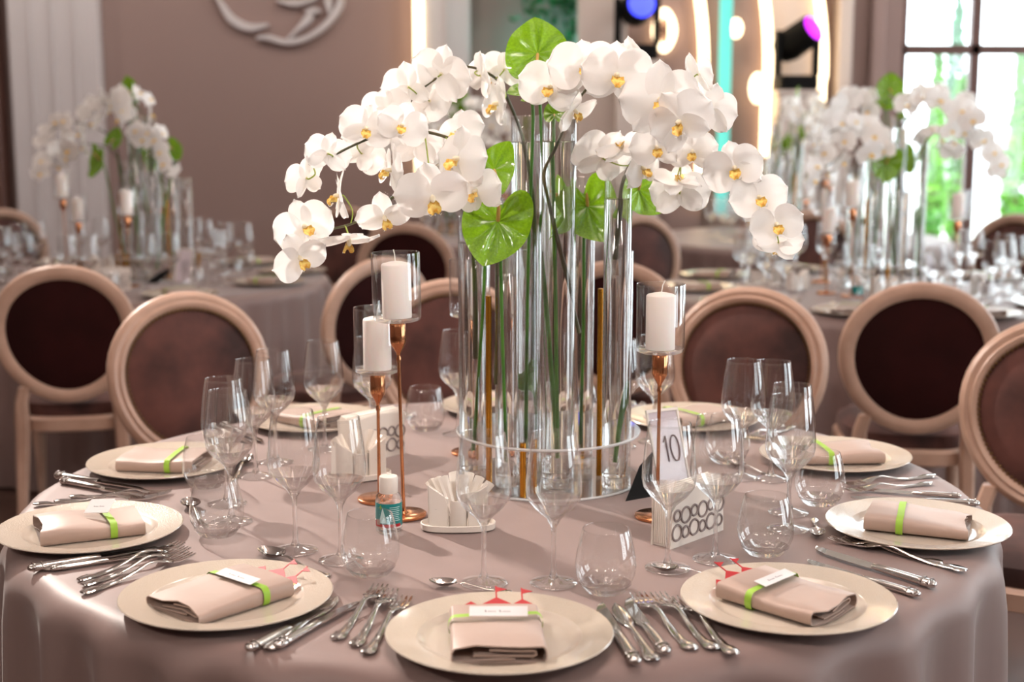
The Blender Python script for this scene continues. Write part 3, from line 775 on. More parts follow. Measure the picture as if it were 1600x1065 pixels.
# ------------------------------------------------------------------ candle holders and candles
def candle_holder(p, h, label, tilt=0.0):
    """h = height of the glass cup floor above the table"""
    t = thing('candle_holder', label, 'candle holder', p, 0, 'copper candle holders'); t.rotation_euler = (0, tilt, 0)
    part('base', G().lathe([(.0005, 0), (.041, 0), (.042, .001), (.042, .005), (.040, .0065), (.009, .0068), (.006, .010), (.0005, .010)], 40), 'copper', t)
    part('stem', G().tube([(0, 0, .006), (0, 0, h * .5), (0, 0, h - .055)], [.0036, .0032, .0032], 12), 'copper', t)
    part('cup', G().lathe([(.0042, h - .072), (.0045, h - .066), (.0032, h - .062), (.0045, h - .056), (.0135, h - .040), (.0145, h - .036), (.0145, h - .004), (.013, h - .002), (.0005, h - .002)], 24), 'copper', t)
    part('glass_foot', G().lathe([(.0005, h - .002), (.012, h - .002), (.012, h + .001), (.036, h + .0015), (.0415, h + .004), (.0435, h + .010), (.042, h + .010), (.036, h + .0075), (.0005, h + .007)], 32), 'glass', t, ang=60)
    part('glass_shade', G().lathe([(.0428, h + .010), (.0438, h + .03), (.0438, h + .125), (.0434, h + .1258), (.0426, h + .125), (.0427, h + .122)], 40), 'thin', t)
    MAIN.append(t); return t
def candle(p, h, r, label, tilt=0.0, lean=.006):
    t = thing('pillar_candle', label, 'candle', p, 0, 'white pillar candles'); t.rotation_euler = (0, tilt, 0)
    part('wax', G().lathe([(.0005, 0), (r - .001, 0), (r, .001), (r, h - .004), (r - .0025, h - .0008), (r * .5, h + .002), (.0005, h + .004)], 32), 'wax', t)
    part('wick', G().tube([(0, 0, h), (lean * .3, 0, h + .010), (lean * .4, 0, h + .016), (lean, 0, h + .024)], .0011, 6), 'wick', t)
    MAIN.append(t); return t
CH = [(631, 806, .361, 'tallest copper candle holder left of the vases', -.02, .099, .0265, 'white candle in the tallest holder left of the vases', -.003), (593, 781, .247, 'shorter copper candle holder behind the tallest one', .0, .098, .0265, 'white candle in the shorter holder at left', .004),
      (735, 708, .300, 'copper candle holder seen through the left vases', 0, .10, .0145, 'slim white candle seen beside the left vase', -.012), (1027, 808, .305, 'copper candle holder right of the vases', 0, .100, .0265, 'white candle with bent wick right of the vases', .007)]
for x, y, h, lab, tl, chh, cr_, cl, ln in CH:
    p = onz(x, y); p.z += .0005
    candle_holder(p, h, lab, tl)
    candle(p + Vector((math.sin(tl) * (h + .008), 0, math.cos(tl) * (h + .0076))), chh, cr_, cl, tl, ln)

# ------------------------------------------------------------------ sanitiser bottle
p = onz(608, 829)
t = thing('gel_bottle', 'small clear sanitiser bottle with teal label and white flip cap', 'bottle', p, 0); MAIN.append(t)
part('body', G().lathe([(.0005, 0), (.019, 0), (.0225, .003), (.0235, .008), (.0235, .058), (.022, .066), (.015, .0725), (.0125, .075), (.0005, .075)], 32), 'gel', t)
cp_ = part('cap', G().lathe([(.0165, .071), (.0168, .072), (.0168, .098), (.0155, .1005), (.0005, .101)], 32), 'ceramic', t)
part('lid_tab', G().box(-.004, .004, .010, .0185, .097, .1015, .001), 'ceramic', cp_)
def wrap(a0, a1, z0, z1, r, n=20):
    return G().grid(lambda u, v: (r * math.sin(R(a0 + (a1 - a0) * u)), -r * math.cos(R(a0 + (a1 - a0) * u)), z0 + (z1 - z0) * v), n, 1)
lb = part('label', wrap(-125, 125, .013, .055, .0238, 32), 'label', t)
part('red_band', wrap(-60, 62, .013, .0185, .02392), 'red', lb); part('red_corner', wrap(-70, -42, .013, .024, .02394, 6), 'red', lb)
part('pale_drop', G().grid(lambda u, v: (.02396 * math.sin(R(-22 + (u - .5) * 40 * (1 - v))), -.02396 * math.cos(R(-22 + (u - .5) * 40 * (1 - v))), .02 + .028 * v), 8, 6), 'lblue', lb)
part('green_cross', G().merge(wrap(-38, -26, .0475, .0495, .02398, 3)).merge(wrap(-34, -30, .0445, .0525, .02398, 2)), 'ribbon', lb)
part('hand_print', wrap(-58, -36, .016, .026, .02399, 4), 'napkin', lb)
g = G()
for k in range(8): g.merge(wrap(8, 58 - (k * 13) % 9, .024 + k * .0034, .0252 + k * .0034, .02396, 6))
part('fine_print', g, 'lblue', lb)

# ------------------------------------------------------------------ condiment caddies
def caddy(p, rz, where):
    Rz = Matrix.Rotation(rz, 3, 'Z')
    def at(x, y, z): return p + Rz @ Vector((x, y, z))
    def ell(a, b, z, n=36): return [(a * math.copysign(abs(math.cos(2 * math.pi * j / n)) ** .8, math.cos(2 * math.pi * j / n)), b * math.copysign(abs(math.sin(2 * math.pi * j / n)) ** .8, math.sin(2 * math.pi * j / n)), z) for j in range(n)]
    tr = link('condiment_tray', me_(G().rings([ell(.060, .028, 0), ell(.066, .033, .003), ell(.067, .034, .013), ell(.065, .032, .014), ell(.063, .030, .006), ell(.02, .01, .005)]), 'condiment_tray', 'ceramic'), None, p, (0, 0, rz)); tag(tr, 'white oval ceramic condiment tray ' + where, 'tray', 'condiment trays'); MAIN.append(tr)
    for s, w in ((-1, 'left'), (1, 'right')):
        x0, x1 = sorted((s * .017, s * .053))
        hi, lo = .078, .055
        zz = {x0: hi if s < 0 else lo, x1: lo if s < 0 else hi}
        def ring(d, f): return [(x0 + d, -.015 + d * .5, 0), (x1 - d, -.015 + d * .5, 0)]
        poly = [(x0, 0), (x1, 0), (x1, zz[x1]), (x0, zz[x0])]
        cx = (x0 + x1) / 2
        def sh(y, d): return [(x0 + d - cx, y, d), (x1 - d - cx, y, d), (x1 - d - cx, y, zz[x1] - d), (x0 + d - cx, y, zz[x0] - d)]
        th = thing('shaker', w + ' slant topped white shaker on the caddy ' + where, 'shaker', at(cx, 0, .0065), rz, 'ceramic shakers')
        part('body', G().rings([sh(-.017, .002), sh(-.0155, 0), sh(.0155, 0), sh(.017, .002)]), 'ceramic', th, ang=30)
        part('hole', G().lathe([(.0011, 0), (.0005, .0002)], 8, (-.004, -.0172, .035)), 'black', th); MAIN.append(th)
    cu = link('toothpick_cup', me_(G().lathe([(.0005, 0), (.0155, 0), (.016, .001), (.016, .050), (.0152, .0505), (.0148, .05), (.0148, .004), (.0005, .004)], 28), 'toothpick_cup', 'ceramic'), None, at(0, -.008, .0065), (0, 0, rz)); tag(cu, 'white round cup in the middle of the caddy ' + where, 'cup', 'caddy cups'); MAIN.append(cu)
    for k in range(8):
        a = -34 + 68 * k / 7 + random.uniform(-3, 3); y = random.uniform(-.008, .006)
        w = .0075; g = G()
        rings = []
        for f in (0, .3, .6, .9, 1.0):
            ww = w * (.7 + .5 * f); z = .092 * f
            rings.append([(-ww, -.0012, z), (-ww * .4, .001 + .001 * math.sin(f * 9 + k), z + .001), (ww * .4, -.001, z + .002 * f), (ww, .0014, z), (ww * .4, .0004, z), (-ww * .4, .0024, z)])
        g.rings(rings)
        o = link('paper_sachet', me_(g, 'paper_sachet', 'paper'), None, at(math.sin(R(a)) * .004, -.008 + y, .012), (R(random.uniform(-6, 6)), R(a), rz)); tag(o, 'white paper sachet fanned out of the cup on the caddy ' + where, 'sachet', 'paper sachets ' + where); MAIN.append(o)
caddy(onz(716, 826), R(2), 'in front of the vases'); caddy(onz(561, 748), R(24), 'behind the candle holders')

# ------------------------------------------------------------------ ring patterned napkin holders
def napkin_holder(A, B, where):
    d = B - A; L = .156; rz = math.atan2(d.y, d.x)
    t = thing('napkin_holder', 'white napkin holder with grey ring pattern ' + where, 'napkin holder', A, rz, 'ring pattern napkin holders')
    def face(y0, y1, nm):
        o = part(nm, G().rings([[(0, y, .0), (L, y, 0), (L * .985, y, .05), (L, y, .092), (L * .5, y, .098), (0, y, .092), (L * .015, y, .05)] for y in (y0, y1)]), 'ceramic', t, ang=20)
        return o
    f = face(-.0015, .0015, 'front_panel')
    for i in range(6):
        for j in range(2):
            big = (i + j) % 2 == 0; r = .0135 if big else .0095
            x = .016 + i * .0248; z = .026 + j * .027 + (0 if big else (.003 if j else -.003))
            part('ring', G().torus((x, -.0022, z), (1, 0, 0), (0, 0, 1), r, .0021, 24, 6), 'ring', f)
    face(.0385, .0415, 'back_panel')
    part('floor_plate', G().box(.004, L - .004, .0, .04, .0, .004, .0008), 'ceramic', t)
    for k in range(9):
        o = link('paper_napkin', me_(G().box(.003, L - .003, -.0016, .0016, .0, .094 + random.uniform(-.003, .004), .0008), 'paper_napkin', 'paper'), None, A + Matrix.Rotation(rz, 3, 'Z') @ Vector((0, .0042 + k * .004, .0045)), (0, 0, rz))
        tag(o, 'white paper napkin in the ring patterned holder ' + where, 'paper napkin', 'paper napkins in the holder ' + where); MAIN.append(o)
    MAIN.append(t)
A = onz(1047, 858); B = onz(1128, 828); napkin_holder(A, B, 'at right of the vases')
d = (B - A).normalized(); B2 = onz(633, 707); napkin_holder(B2 - d * .156, B2, 'behind the left candles')

# ------------------------------------------------------------------ table number stand
A = onz(1030, 760); B = onz(1078, 753); d = (B - A).normalized(); W = .073; nrm = Vector((d.y, -d.x, 0))
t = thing('table_number_stand', 'clear leaning stand holding the table number 10 card', 'table number', (A + B) / 2, 0); MAIN.append(t)
back = -nrm; ht = .145; lean = .052
def pn(s, h, o=0.0): return d * (s * W) + back * (lean * h) + Vector((0, 0, ht * h)) + nrm * o + Vector((0, 0, o * .35))
def slab(s0, s1, h0, h1, o0, o1):
    return G().add([pn(s0, h0, o0), pn(s1, h0, o0), pn(s1, h1, o0), pn(s0, h1, o0), pn(s0, h0, o1), pn(s1, h0, o1), pn(s1, h1, o1), pn(s0, h1, o1)], [(0, 1, 2, 3), (7, 6, 5, 4), (4, 5, 1, 0), (5, 6, 2, 1), (6, 7, 3, 2), (7, 4, 0, 3)])
part('card_sheet', slab(-.46, .46, .03, .97, .0, -.001), 'lilac', t, False)
M['sleeve'] = thinmat('card_sleeve', (.97, .97, .97), .02, .12)
part('acrylic_front', slab(-.5, .5, .0, 1.0, .0022, .0008), 'sleeve', t, False)
part('frame_edge', slab(-.52, -.47, 0, 1, .0024, -.0022).merge(slab(.47, .52, 0, 1, .0024, -.0022)).merge(slab(-.52, .52, .96, 1.0, .0025, -.0023)), 'ceramic', t, False)
g = G(); g.tube([pn(-.06, .30, .0026), pn(-.06, .64, .0026)], .0016, 6); g.tube([pn(-.15, .56, .0026), pn(-.06, .64, .0026)], .0013, 6)
g.tube([pn(.20 + .14 * math.cos(q * math.pi / 10), .47 + .17 * math.sin(q * math.pi / 10), .0026) for q in range(21)], .0016, 6)
M['numeral'] = pmat('numeral_ink', (96, 80, 84), .7)
part('numeral_10', g, 'numeral', t)
q0 = onz(977, 783) - t.location; q1 = onz(1016, 776) - t.location; tp1 = pn(-.5, .46, -.003); tp0 = q0 * .42 + tp1 * .58 + Vector((-.004, 0, .012)); th_ = Vector((.0015, .0026, 0))
part('black_back_leg', G().add([q0, q1, tp1, tp0, q0 + th_, q1 + th_, tp1 + th_, tp0 + th_], [(0, 1, 2, 3), (7, 6, 5, 4), (4, 5, 1, 0), (5, 6, 2, 1), (6, 7, 3, 2), (7, 4, 0, 3)]), 'black', t, False)

# ------------------------------------------------------------------ centrepiece: stand, vases
SC = Vector((.092, .150, TZ)); SR = .185
st = thing('vase_stand', 'clear two tier acrylic stand with gold legs under the tall vases', 'vase stand', SC); MAIN.append(st)
part('lower_disc', G().lathe([(.0005, .0005), (SR, .0005), (SR, .006), (.0005, .006)], 72), 'acrylic', st)
part('upper_disc', G().lathe([(.0005, .098), (SR, .098), (SR, .104), (.0005, .104)], 72), 'acrylic', st)
part('disc_rim', G().lathe([(SR, .098), (SR + .0015, .101), (SR, .104)], 72), 'acryl_edge', st); part('disc_rim', G().lathe([(SR, .0005), (SR + .0015, .003), (SR, .006)], 72), 'acryl_edge', st)
def rod(x, y, z1, label=None):
    P = onz(x, y, TZ + .006) - SC
    part('gold_leg', G().lathe([(.0005, .006), (.0062, .006), (.0062, z1), (.0005, z1 + .001)], 12, (P.x, P.y, 0)), 'gold', st)
rod(764, 760, .385); rod(936, 742, .388); rod(817, 776, .112); rod(722, 716, .112); rod(900, 706, .112); rod(834, 770, .112)
VASES = [('A', (.047, .185), .722, .0305), ('B', (.108, .055), .725, .0325), ('C', (.221, .060), .617, .0265), ('D', (-.060, .120), .528, .0275), ('E', (.008, .066), .47, .0225), ('F', (.160, .215), .60, .0265), ('G', (.030, .265), .5, .0265), ('H', (.24, .225), .45, .026)]
VLAB = {'A': 'tall glass tube vase with a dark stem, left of the tallest pair', 'B': 'tall glass tube vase, right of the tallest pair', 'C': 'glass tube vase standing alone at the right of the group', 'D': 'glass tube vase at the far left of the group', 'E': 'glass tube vase behind the large green anthurium', 'F': 'glass tube vase half hidden behind the tallest pair', 'G': 'short glass tube vase at the back of the group', 'H': 'short glass tube vase behind the right one'}
vz = TZ + .0068
vcache = {}
for k, (x, y), h, r in VASES:
    t = thing('tube_vase', VLAB[k], 'vase', (x, y, vz), 0, 'glass tube vases'); MAIN.append(t)
    part('glass_tube', G().lathe([(r, .022), (r, h - .001), (r - .0010, h), (r - .0022, h - .001), (r - .0022, h - .05)], 44), 'thin', t, ang=60)
    part('thick_base', G().lathe([(.0005, 0), (r - .002, 0), (r, .002), (r, .0215), (r - .004, .0205), (r * .5, .0175), (.0005, .0165)], 44), 'glass', t, ang=60)
    part('water', G().lathe([(.0005, .0225), (r * .5, .0225), (r - .0006, .0235), (r - .0006, h - .052), (r - .003, h - .053), (.0005, h - .053)], 44), 'water', t, ang=60)

# ------------------------------------------------------------------ orchids
def petal_grid(L, W, tip, cup, reflex, x0=.004, ruff=0.0, ph=0.0, nu=12, nv=10):
    def fn(u, v):
        s = .02 + .98 * v; tt = u * 2 - 1
        q = abs((s ** tip) * 2 - 1); wd = W * .5 * (1 - q ** 2.3) ** .5 + .002 * (1 - v)
        x = x0 + L * s - .05 * L * tt * tt * s; y = wd * tt
        z = cup * (tt * tt) * wd * 1.2 - reflex * s * s + ruff * math.sin(tt * 5 + ph) * s
        return (x, y, z)
    return G().grid(fn, nu, nv)
def spin(g, ang, z=0.0, tilt=0.0):
    return G().merge(g, Matrix.Translation((0, 0, z)) @ Matrix.Rotation(ang, 4, 'Z') @ Matrix.Rotation(tilt, 4, 'Y'))
PET = [me_(petal_grid(.060, .074, .92, c, rf, .001, .003, ph), 'petal', 'petal', ang=180) for c, rf, ph in ((.10, .006, 0), (-.16, .012, 2), (.22, -.004, 4))]
SEP = [me_(petal_grid(.056, .040, .90, c, rf, .001, .002, ph, 8, 9), 'sepal', 'petal', ang=180) for c, rf, ph in ((.12, .012, 0), (-.2, .004, 3))]
def lip_geo():
    g = G()
    g.grid(lambda u, v: (.003 + .014 * v, (.0035 + .006 * math.sin(math.pi * min(v + .1, 1))) * (u * 2 - 1), .004 + .010 * math.sin(v * 2.2) + .006 * (u * 2 - 1) ** 2), 6, 6)
    for s in (-1, 1):
        g.grid(lambda u, v, s=s: (.002 + .008 * u, s * (.003 + .005 * v), .004 + .012 * v * (1 - .5 * (u - .5) ** 2)), 4, 4)
    return g
def tendril():
    g = G()
    for s in (-1, 1): g.tube([(.016, s * .001, .012), (.021, s * .004, .016), (.022, s * .008, .020), (.018, s * .010, .023)], [.0012, .001, .0008, .0004], 5)
    return g
LIP = me_(lip_geo(), 'lip', 'lip', ang=180); TEN = me_(tendril(), 'lip_tendril', 'petal')
COLM = me_(G().lathe([(.0005, -.003), (.004, -.002), (.0048, .004), (.004, .010), (.0025, .013), (.0005, .014)], 12), 'blossom', 'column')
def joined_blossom():
    g = G(); b = G()
    for a, m, z in ((0, .0, .001), (180, 0, .001)): g.merge(spin(petal_grid(.060, .074, .92, .1, .006, .001, .003, a, 6, 6), R(a), z))
    for a in (90, 218, 322): g.merge(spin(petal_grid(.056, .040, .90, .1, .01, .001, .002, a, 4, 6), R(a), -.002))
    n = len(g.f); g.merge(spin(lip_geo(), R(270))); g.m = [0] * n + [1] * (len(g.f) - n)
    return me_(g, 'blossom', 'petal', 'lip', ang=180)
BLJ = joined_blossom()
def face_matrix(az, el, roll):
    n = Vector((math.sin(R(az)) * math.cos(R(el)), -math.cos(R(az)) * math.cos(R(el)), math.sin(R(el))))
    up = Vector((0, 0, 1)) - n * n.z
    if up.length < .05: up = Vector((0, 1, 0)) - n * n.y
    up.normalize(); right = up.cross(n).normalized()
    return Matrix((right, up, n)).transposed() @ Matrix.Rotation(R(roll), 3, 'Z')
def catmull(P, n=8):
    out = []
    for k in range(len(P) - 1):
        p0, p1, p2, p3 = P[max(k - 1, 0)], P[k], P[k + 1], P[min(k + 2, len(P) - 1)]
        for i in range(n):
            f = i / n; out.append(0.5 * ((2 * p1) + (p2 - p0) * f + (2 * p0 - 5 * p1 + 4 * p2 - p3) * f * f + (3 * p1 - p0 - 3 * p2 + p3) * f ** 3))
    return out + [P[-1]]
SPR = []
def spray(label, stem, blossoms, cup=True):
    """stem: (x px, y px, Y); blossoms: (x, y, Y, width px, az, el, roll)"""
    P = catmull([ony(x, y, Y) for x, y, Y in stem]); base = P[0]
    t = thing('orchid_spray', label, 'orchid', base, 0, 'white orchid sprays'); MAIN.append(t); n = len(P)
    part('stem', G().tube(P, [.0042 - .0024 * i / n for i in range(n)], 8), 'darkstem', t, off=base)
    info = []
    for (x, y, Y, w, az, el, ro) in blossoms:
        c = ony(x, y, Y); s = w / pxm(c) / .124; m = face_matrix(az, el, ro)
        b = link('blossom', COLM, t, c - base, m.to_euler(), s)
        rn = random.uniform
        for sd in (0, 180):
            link('petal', random.choice(PET), b, (0, 0, .001), (R(rn(-9, 9)), R(rn(-14, 4)), R(sd + rn(-7, 7) + (6 if sd == 0 else -6))), rn(.95, 1.06))
        for an in (90, 218, 322): link('sepal', random.choice(SEP), b, (0, 0, -.002), (R(rn(-10, 10)), R(rn(-16, 12)), R(an + rn(-6, 6))), rn(.92, 1.06))
        link('lip', LIP, b, (0, 0, 0), (0, 0, R(270)), 1.2); link('lip_tendril', TEN, b, (0, 0, 0), (0, 0, R(270)), 1.0)
        q = min(P[int(n * .3):], key=lambda v: (v - c).length); bk = m @ Vector((0, 0, -1)); e = c + bk * .002
        part('pedicel', G().tube(catmull([q, (q + e) / 2 + bk * .012, e + bk * .006, e], 4), .0014, 6), 'pedicel', t, off=base)
        info.append((c - base, m.to_euler(), s))
    SPR.append((t, info, P))
    return t
spray('white orchid spray arching left above the green anthurium', [(775, 600, .06), (778, 420, .06), (772, 300, .05), (745, 245, .02), (702, 216, -.03), (640, 203, -.07), (590, 212, -.09), (540, 233, -.10), (490, 262, -.10)],
      [(716, 208, -.02, 96, -25, 20, 10), (716, 248, -.09, 118, -38, 5, -8), (676, 308, -.13, 122, 6, -28, 12), (745, 298, -.10, 96, -42, -8, 14), (628, 196, -.10, 88, 10, 5, -20), (572, 200, -.10, 90, 12, -5, -14), (512, 240, -.11, 80, -150, 5, 12), (478, 278, -.11, 80, -125, 10, -14),
       (566, 240, -.05, 80, 165, -10, 30), (652, 226, -.03, 92, 170, -15, 8)])
spray('lower left orchid spray drooping towards the candles', [(742, 560, .11), (740, 400, .11), (725, 320, .08), (690, 288, .03), (640, 290, -.03), (592, 325, -.06), (548, 350, -.07), (500, 361, -.08), (478, 372, -.08)],
      [(612, 266, -.08, 96, -74, 6, -14), (531, 306, -.09, 96, -74, 6, -10), (600, 338, -.08, 92, 25, -38, 20), (545, 374, -.08, 100, 20, -74, 0), (475, 354, -.11, 104, 22, 10, 24), (468, 402, -.12, 96, 32, -20, 30)])
spray('upper left orchid spray of blossoms turned away', [(832, 560, .17), (834, 400, .17), (830, 300, .18), (818, 222, .18), (798, 165, .17), (774, 122, .14), (722, 104, .10), (668, 132, .07), (632, 170, .05)],
      [(690, 116, .07, 106, 160, 14, 20), (638, 136, .05, 92, -160, 10, -10), (752, 118, .11, 92, 120, 0, 20), (788, 108, .14, 82, 165, 30, 10), (779, 162, .10, 98, -72, 0, -6), (604, 168, .03, 86, -165, 20, -16), (672, 158, .10, 84, 150, -20, 40), (630, 190, .08, 84, 165, -25, 0)])
spray('upper right orchid spray of the largest blossoms', [(905, 520, .06), (888, 450, .05), (862, 330, .04), (850, 272, .035), (868, 232, .03), (889, 182, .02), (916, 140, .0), (965, 110, -.03), (1030, 125, -.07), (1085, 160, -.08)],
      [(860, 136, -.03, 104, -12, 5, -8), (897, 172, .0, 84, 60, -35, 30), (912, 106, -.05, 118, 4, 8, 4), (963, 118, -.08, 122, 6, 4, -6), (996, 92, -.02, 86, 120, 20, 0), (1032, 156, -.13, 138, -6, 0, 6), (1062, 190, -.17, 116, -30, -12, 24), (1092, 116, -.05, 82, 110, 20, 10), (1110, 172, -.06, 96, 145, 0, 14)])
spray('lower right orchid spray trailing down over the chairs', [(962, 405, .055), (968, 330, .055), (974, 282, .05), (1000, 240, .03), (1052, 232, .0), (1100, 248, -.03), (1150, 286, -.04), (1188, 330, -.05), (1208, 352, -.05)],
      [(942, 246, .02, 108, -150, 30, 10), (972, 230, -.01, 90, -30, 55, 20), (1002, 262, -.02, 86, 50, -10, 20), (1026, 230, -.06, 92, -4, -4, 8), (1082, 236, -.05, 84, -14, -10, 4), (1112, 240, -.02, 82, 95, 10, 10), (1148, 262, -.07, 106, -14, -2, 16), (1186, 308, -.08, 100, -6, 6, 20), (1213, 350, -.09, 96, -4, 0, 16), (1216, 380, -.05, 84, 170, -40, 10), (1062, 300, .02, 100, 175, 0, 0), (1056, 282, -.01, 86, 20, 62, 10)])

# ------------------------------------------------------------------ anthuriums
def spathe_geo(n=26, m=8):
    def rad(t):                 # heart outline, notch at t = 0 (towards +Y), tip at t = pi
        a = abs(((t + math.pi) % (2 * math.pi)) - math.pi)
        return .5 * (1 - .62 * math.exp(-(a / .36) ** 2) + .10 * math.exp(-((a - .8) / .5) ** 2) + .16 * max(0, (a - 2.4) / .74) ** 2)
    def fn(u, v):
        t = 2 * math.pi * u; r = rad(t) * v; x = r * math.sin(t) * .92; y = r * math.cos(t)
        return (x, y, .30 * r * r * 2 - .22 * x * x * 2 + .02 * math.sin(6 * t) * v * v - .03 * math.exp(-(x / .03) ** 2) * v + .06 * abs(math.cos(4.5 * t)) * math.sin(math.pi * v) + .03 * v ** 6)
    return G().grid(fn, n * 2, m, True)
SPA = me_(spathe_geo(), 'spathe', 'spathe', ang=180)
SPD = me_(G().lathe([(.0005, 0), (.030, .01), (.034, .05), (.030, .25), (.018, .38), (.0005, .41)], 14), 'spadix', 'spadix')
def anthurium(label, x, y, Y, w, h, az, el, roll, foot):
    c = ony(x, y, Y); s = 1 / pxm(c); base = Vector(foot)
    t = thing('anthurium', label, 'anthurium', base, 0, 'green anthuriums'); MAIN.append(t)
    m = face_matrix(az, el, roll)
    sp_ = link('spathe', SPA, t, c - base, m.to_euler(), (w * s, h * s, (w + h) * .5 * s))
    d = link('spadix', SPD, t, c - base, (m @ Matrix.Rotation(R(-38), 3, 'X')).to_euler(), h * s * .8)
    bk = m @ Vector((0, .08, -1)); nk = c + bk * .004
    part('stem', G().tube(catmull([base, base * .55 + Vector((nk.x, nk.y, base.z + (nk.z - base.z) * .6)) * .45 if False else (base * .5 + nk * .5), nk + Vector((0, 0, -.04)) + bk * .02, nk], 8), [.0032] * 24 + [.0028], 8), 'stem', t, off=base)
def vpos(k, z):
    for n_, (x, y), h, r in VASES:
        if n_ == k: return (x, y, vz + z)
anthurium('upright yellow green anthurium at the very top', 840, 84, .08, 108, 92, -6, 6, 184, vpos('B', .06))
anthurium('curled green anthurium behind the top blossoms', 828, 146, .09, 74, 62, -30, 50, 150, vpos('A', .07))
anthurium('largest heart shaped green anthurium hanging in front of the vases', 778, 345, -.05, 118, 128, -8, 8, -14, vpos('E', .05))
anthurium('green anthurium half hidden behind the left orchids', 772, 265, .04, 66, 84, 30, 10, 150, vpos('D', .06))
anthurium('green anthurium with upright spadix right of the tallest vases', 918, 322, .12, 100, 104, 10, 6, 20, vpos('F', .05))
anthurium('narrow green anthurium seen through the middle vase', 861, 318, .16, 70, 100, 62, 5, 6, vpos('G', .05))
anthurium('green anthurium leaning right behind the lone right vase', 998, 296, .14, 76, 84, 30, 0, 40, vpos('C', .05))
anthurium('small round green anthurium bud at the vase mouth', 866, 178, .03, 36, 36, 0, 20, 180, vpos('B', .07))

# ------------------------------------------------------------------ chairs in place
CT = [(-.75, 1.12, None, 'brown velvet oval back chair at near table, left of centre'), (-.14, 1.40, None, 'velvet oval chair directly behind the tall vases'), (.59, 1.22, None, 'brown velvet oval back chair at near table, behind the right candle'), (1.27, .58, (.72, -.5), 'velvet oval chair cut off by the right edge of the photo')]
for x, y, f, lab in CT: put_chair(x, y, facing(x, y, *(f or (TC.x, TC.y))), lab)
TLc = Vector((-1.75, 3.75, TZ)); TRc = Vector((1.54, 3.3, TZ)); T3c = Vector((1.75, 5.95, TZ)); T4c = Vector((-.25, 6.3, TZ)); T5c = Vector((3.75, 4.2, TZ))
BC = [(-1.56, 2.42, TLc, 'chair seen from behind, dark maroon back, at the far left edge'), (-.66, 2.62, TLc, 'turned dark backed chair at the left table, between candle and chair'), (-1.05, 5.02, TLc, 'chair across the left background table below the emblem wall'), (-2.6, 4.85, TLc, 'chair half hidden behind the left table vases'),
      (-.46, 4.38, T4c, 'far dark backed chair seen between left candle and vases'), (.84, 4.40, TRc, 'far chair facing forward, pinkish pad, right of the vases'), (.46, 2.55, Vector((.75, 3.6, 0)), 'dark backed chair partly hidden by the right candle'), (1.32, 1.92, TRc, 'large chair seen from behind with dark maroon oval at right'),
      (1.62, 4.66, TRc, 'far chair at the back of the right table under the orchids'), (2.45, 4.42, TRc, 'far chair behind the right table near the window'), (2.72, 2.3, TRc, 'chair at the right side of the right background table'),
      ]
for x, y, tc, lab in BC: put_chair(x, y, facing(x, y, tc.x, tc.y), lab)

# ------------------------------------------------------------------ background tables
def place(o, c1, rz):
    rel = Matrix.Rotation(rz, 3, 'Z') @ (o.location - TC)
    return c1 + rel
GLOSS = {'charger_plate': ('cream charger plate', 'plate'), 'folded_napkin': ('folded beige napkin', 'napkin'), 'wine_glass': ('out of focus wine glass', 'wine glass'), 'tumbler': ('out of focus tumbler', 'glass'), 'candle_holder': ('copper candle holder', 'candle holder'), 'pillar_candle': ('white pillar candle', 'candle'),
         'tube_vase': ('glass tube vase', 'vase'), 'vase_stand': ('clear acrylic vase stand', 'vase stand'), 'orchid_spray': ('white orchid spray', 'orchid'), 'anthurium': ('green anthurium', 'anthurium'), 'napkin_holder': ('ring patterned napkin holder', 'napkin holder'), 'condiment_tray': ('white condiment tray', 'tray'), 'shaker': ('white slant topped shaker', 'shaker'), 'table_number_stand': ('leaning table number card', 'table number'), 'gel_bottle': ('small clear bottle with teal label', 'bottle'),
         'fork': ('blurred fork', 'fork'), 'table_knife': ('blurred knife', 'knife')}
def kind_of(o): return o.name.split('.')[0]
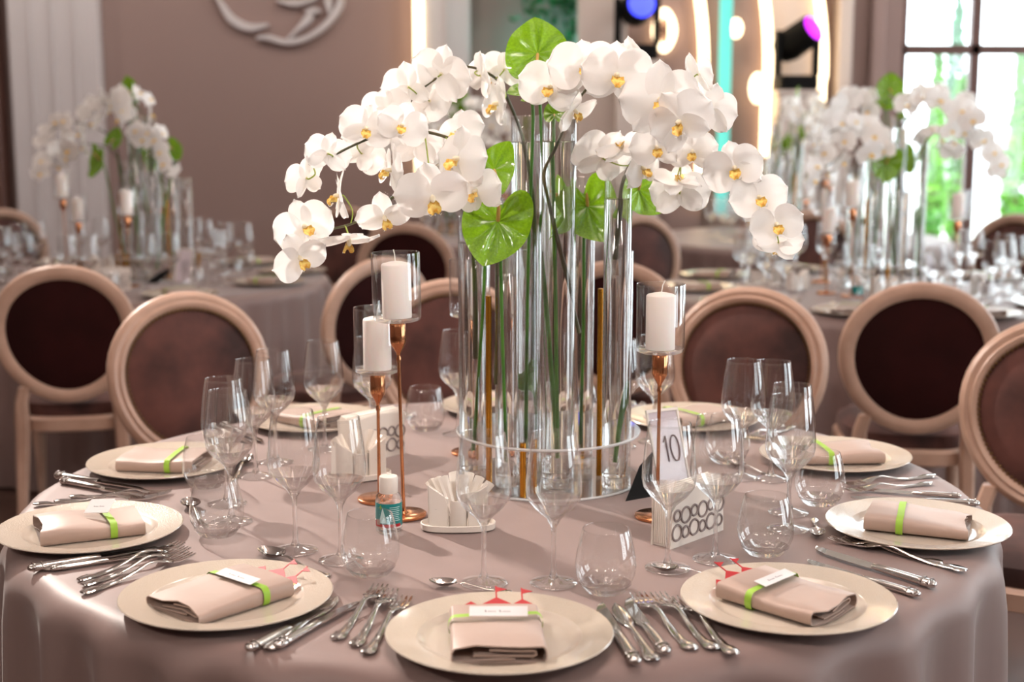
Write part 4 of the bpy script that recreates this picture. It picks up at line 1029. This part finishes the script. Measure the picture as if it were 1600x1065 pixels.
def light_spray(k, c1, rz, label, group):
    t0, info, P = SPR[k]
    t = thing('orchid_spray', label, 'orchid', place(t0, c1, rz), rz, group)
    stem = [c for c in t0.children if c.name.startswith('stem')][0]; link('stem', stem.data, t)
    for c, e, s in info: link('blossom', BLJ, t, c, e, s)
ORD = ['first', 'second', 'third', 'fourth', 'fifth', 'sixth', 'seventh', 'eighth', 'ninth', 'tenth']
ORDK = ('orchid_spray', 'tube_vase', 'pillar_candle', 'candle_holder', 'anthurium', 'napkin_holder', 'condiment_tray', 'charger_plate', 'folded_napkin', 'shaker')
def scrx(p): return (p.x - CAM.x) / (p.y - CAM.y)
def background_table(c1, rz, where, kinds, seed):
    tag(link('tablecloth', cloth_mesh(seed, 160), None, c1), 'mauve cloth over the ' + where, 'tablecloth')
    ns = 0; rank = {}
    for k in ORDK:
        lst = [o for o in MAIN if kind_of(o) == k]
        ctr = lambda o: o.location + (sum((c.location for c in o.children if c.name.startswith(('blossom', 'spathe'))), Vector()) / max(1, sum(c.name.startswith(('blossom', 'spathe')) for c in o.children)))
        lst.sort(key=lambda o: scrx(c1 + Matrix.Rotation(rz, 3, 'Z') @ (ctr(o) - TC)))
        for i, o in enumerate(lst): rank[o.name] = ORD[i] + ' from left, '
    for o in MAIN:
        k = kind_of(o)
        if k not in kinds: continue
        lab, cat = GLOSS[k]; lab = rank.get(o.name, '') + lab + ' on the ' + where; grp = GLOSS[k][0].replace('glass', 'glasse' if GLOSS[k][0].endswith('glass') else 'glass') + 's on the ' + where
        if k == 'orchid_spray': light_spray(ns, c1, rz, lab, grp); ns += 1; continue
        c = copy_tree(o); c.location = place(o, c1, rz); e = o.rotation_euler.copy(); c.rotation_euler = (e[0], e[1], e[2] + rz)
        c['label'] = lab; c['group'] = grp
FULL = set(GLOSS) - {'fork', 'table_knife'}
CEN = {'tube_vase', 'vase_stand', 'orchid_spray', 'anthurium', 'pillar_candle', 'candle_holder', 'wine_glass'}
background_table(TLc, R(-38), 'left background table', FULL, 11)
background_table(TRc, R(14), 'right background table', FULL, 12)
background_table(T3c, R(75), 'table below the arches', CEN, 13)
background_table(T4c, R(190), 'far centre table', CEN, 14)
background_table(T5c, R(130), 'far right table by the window', CEN, 15)
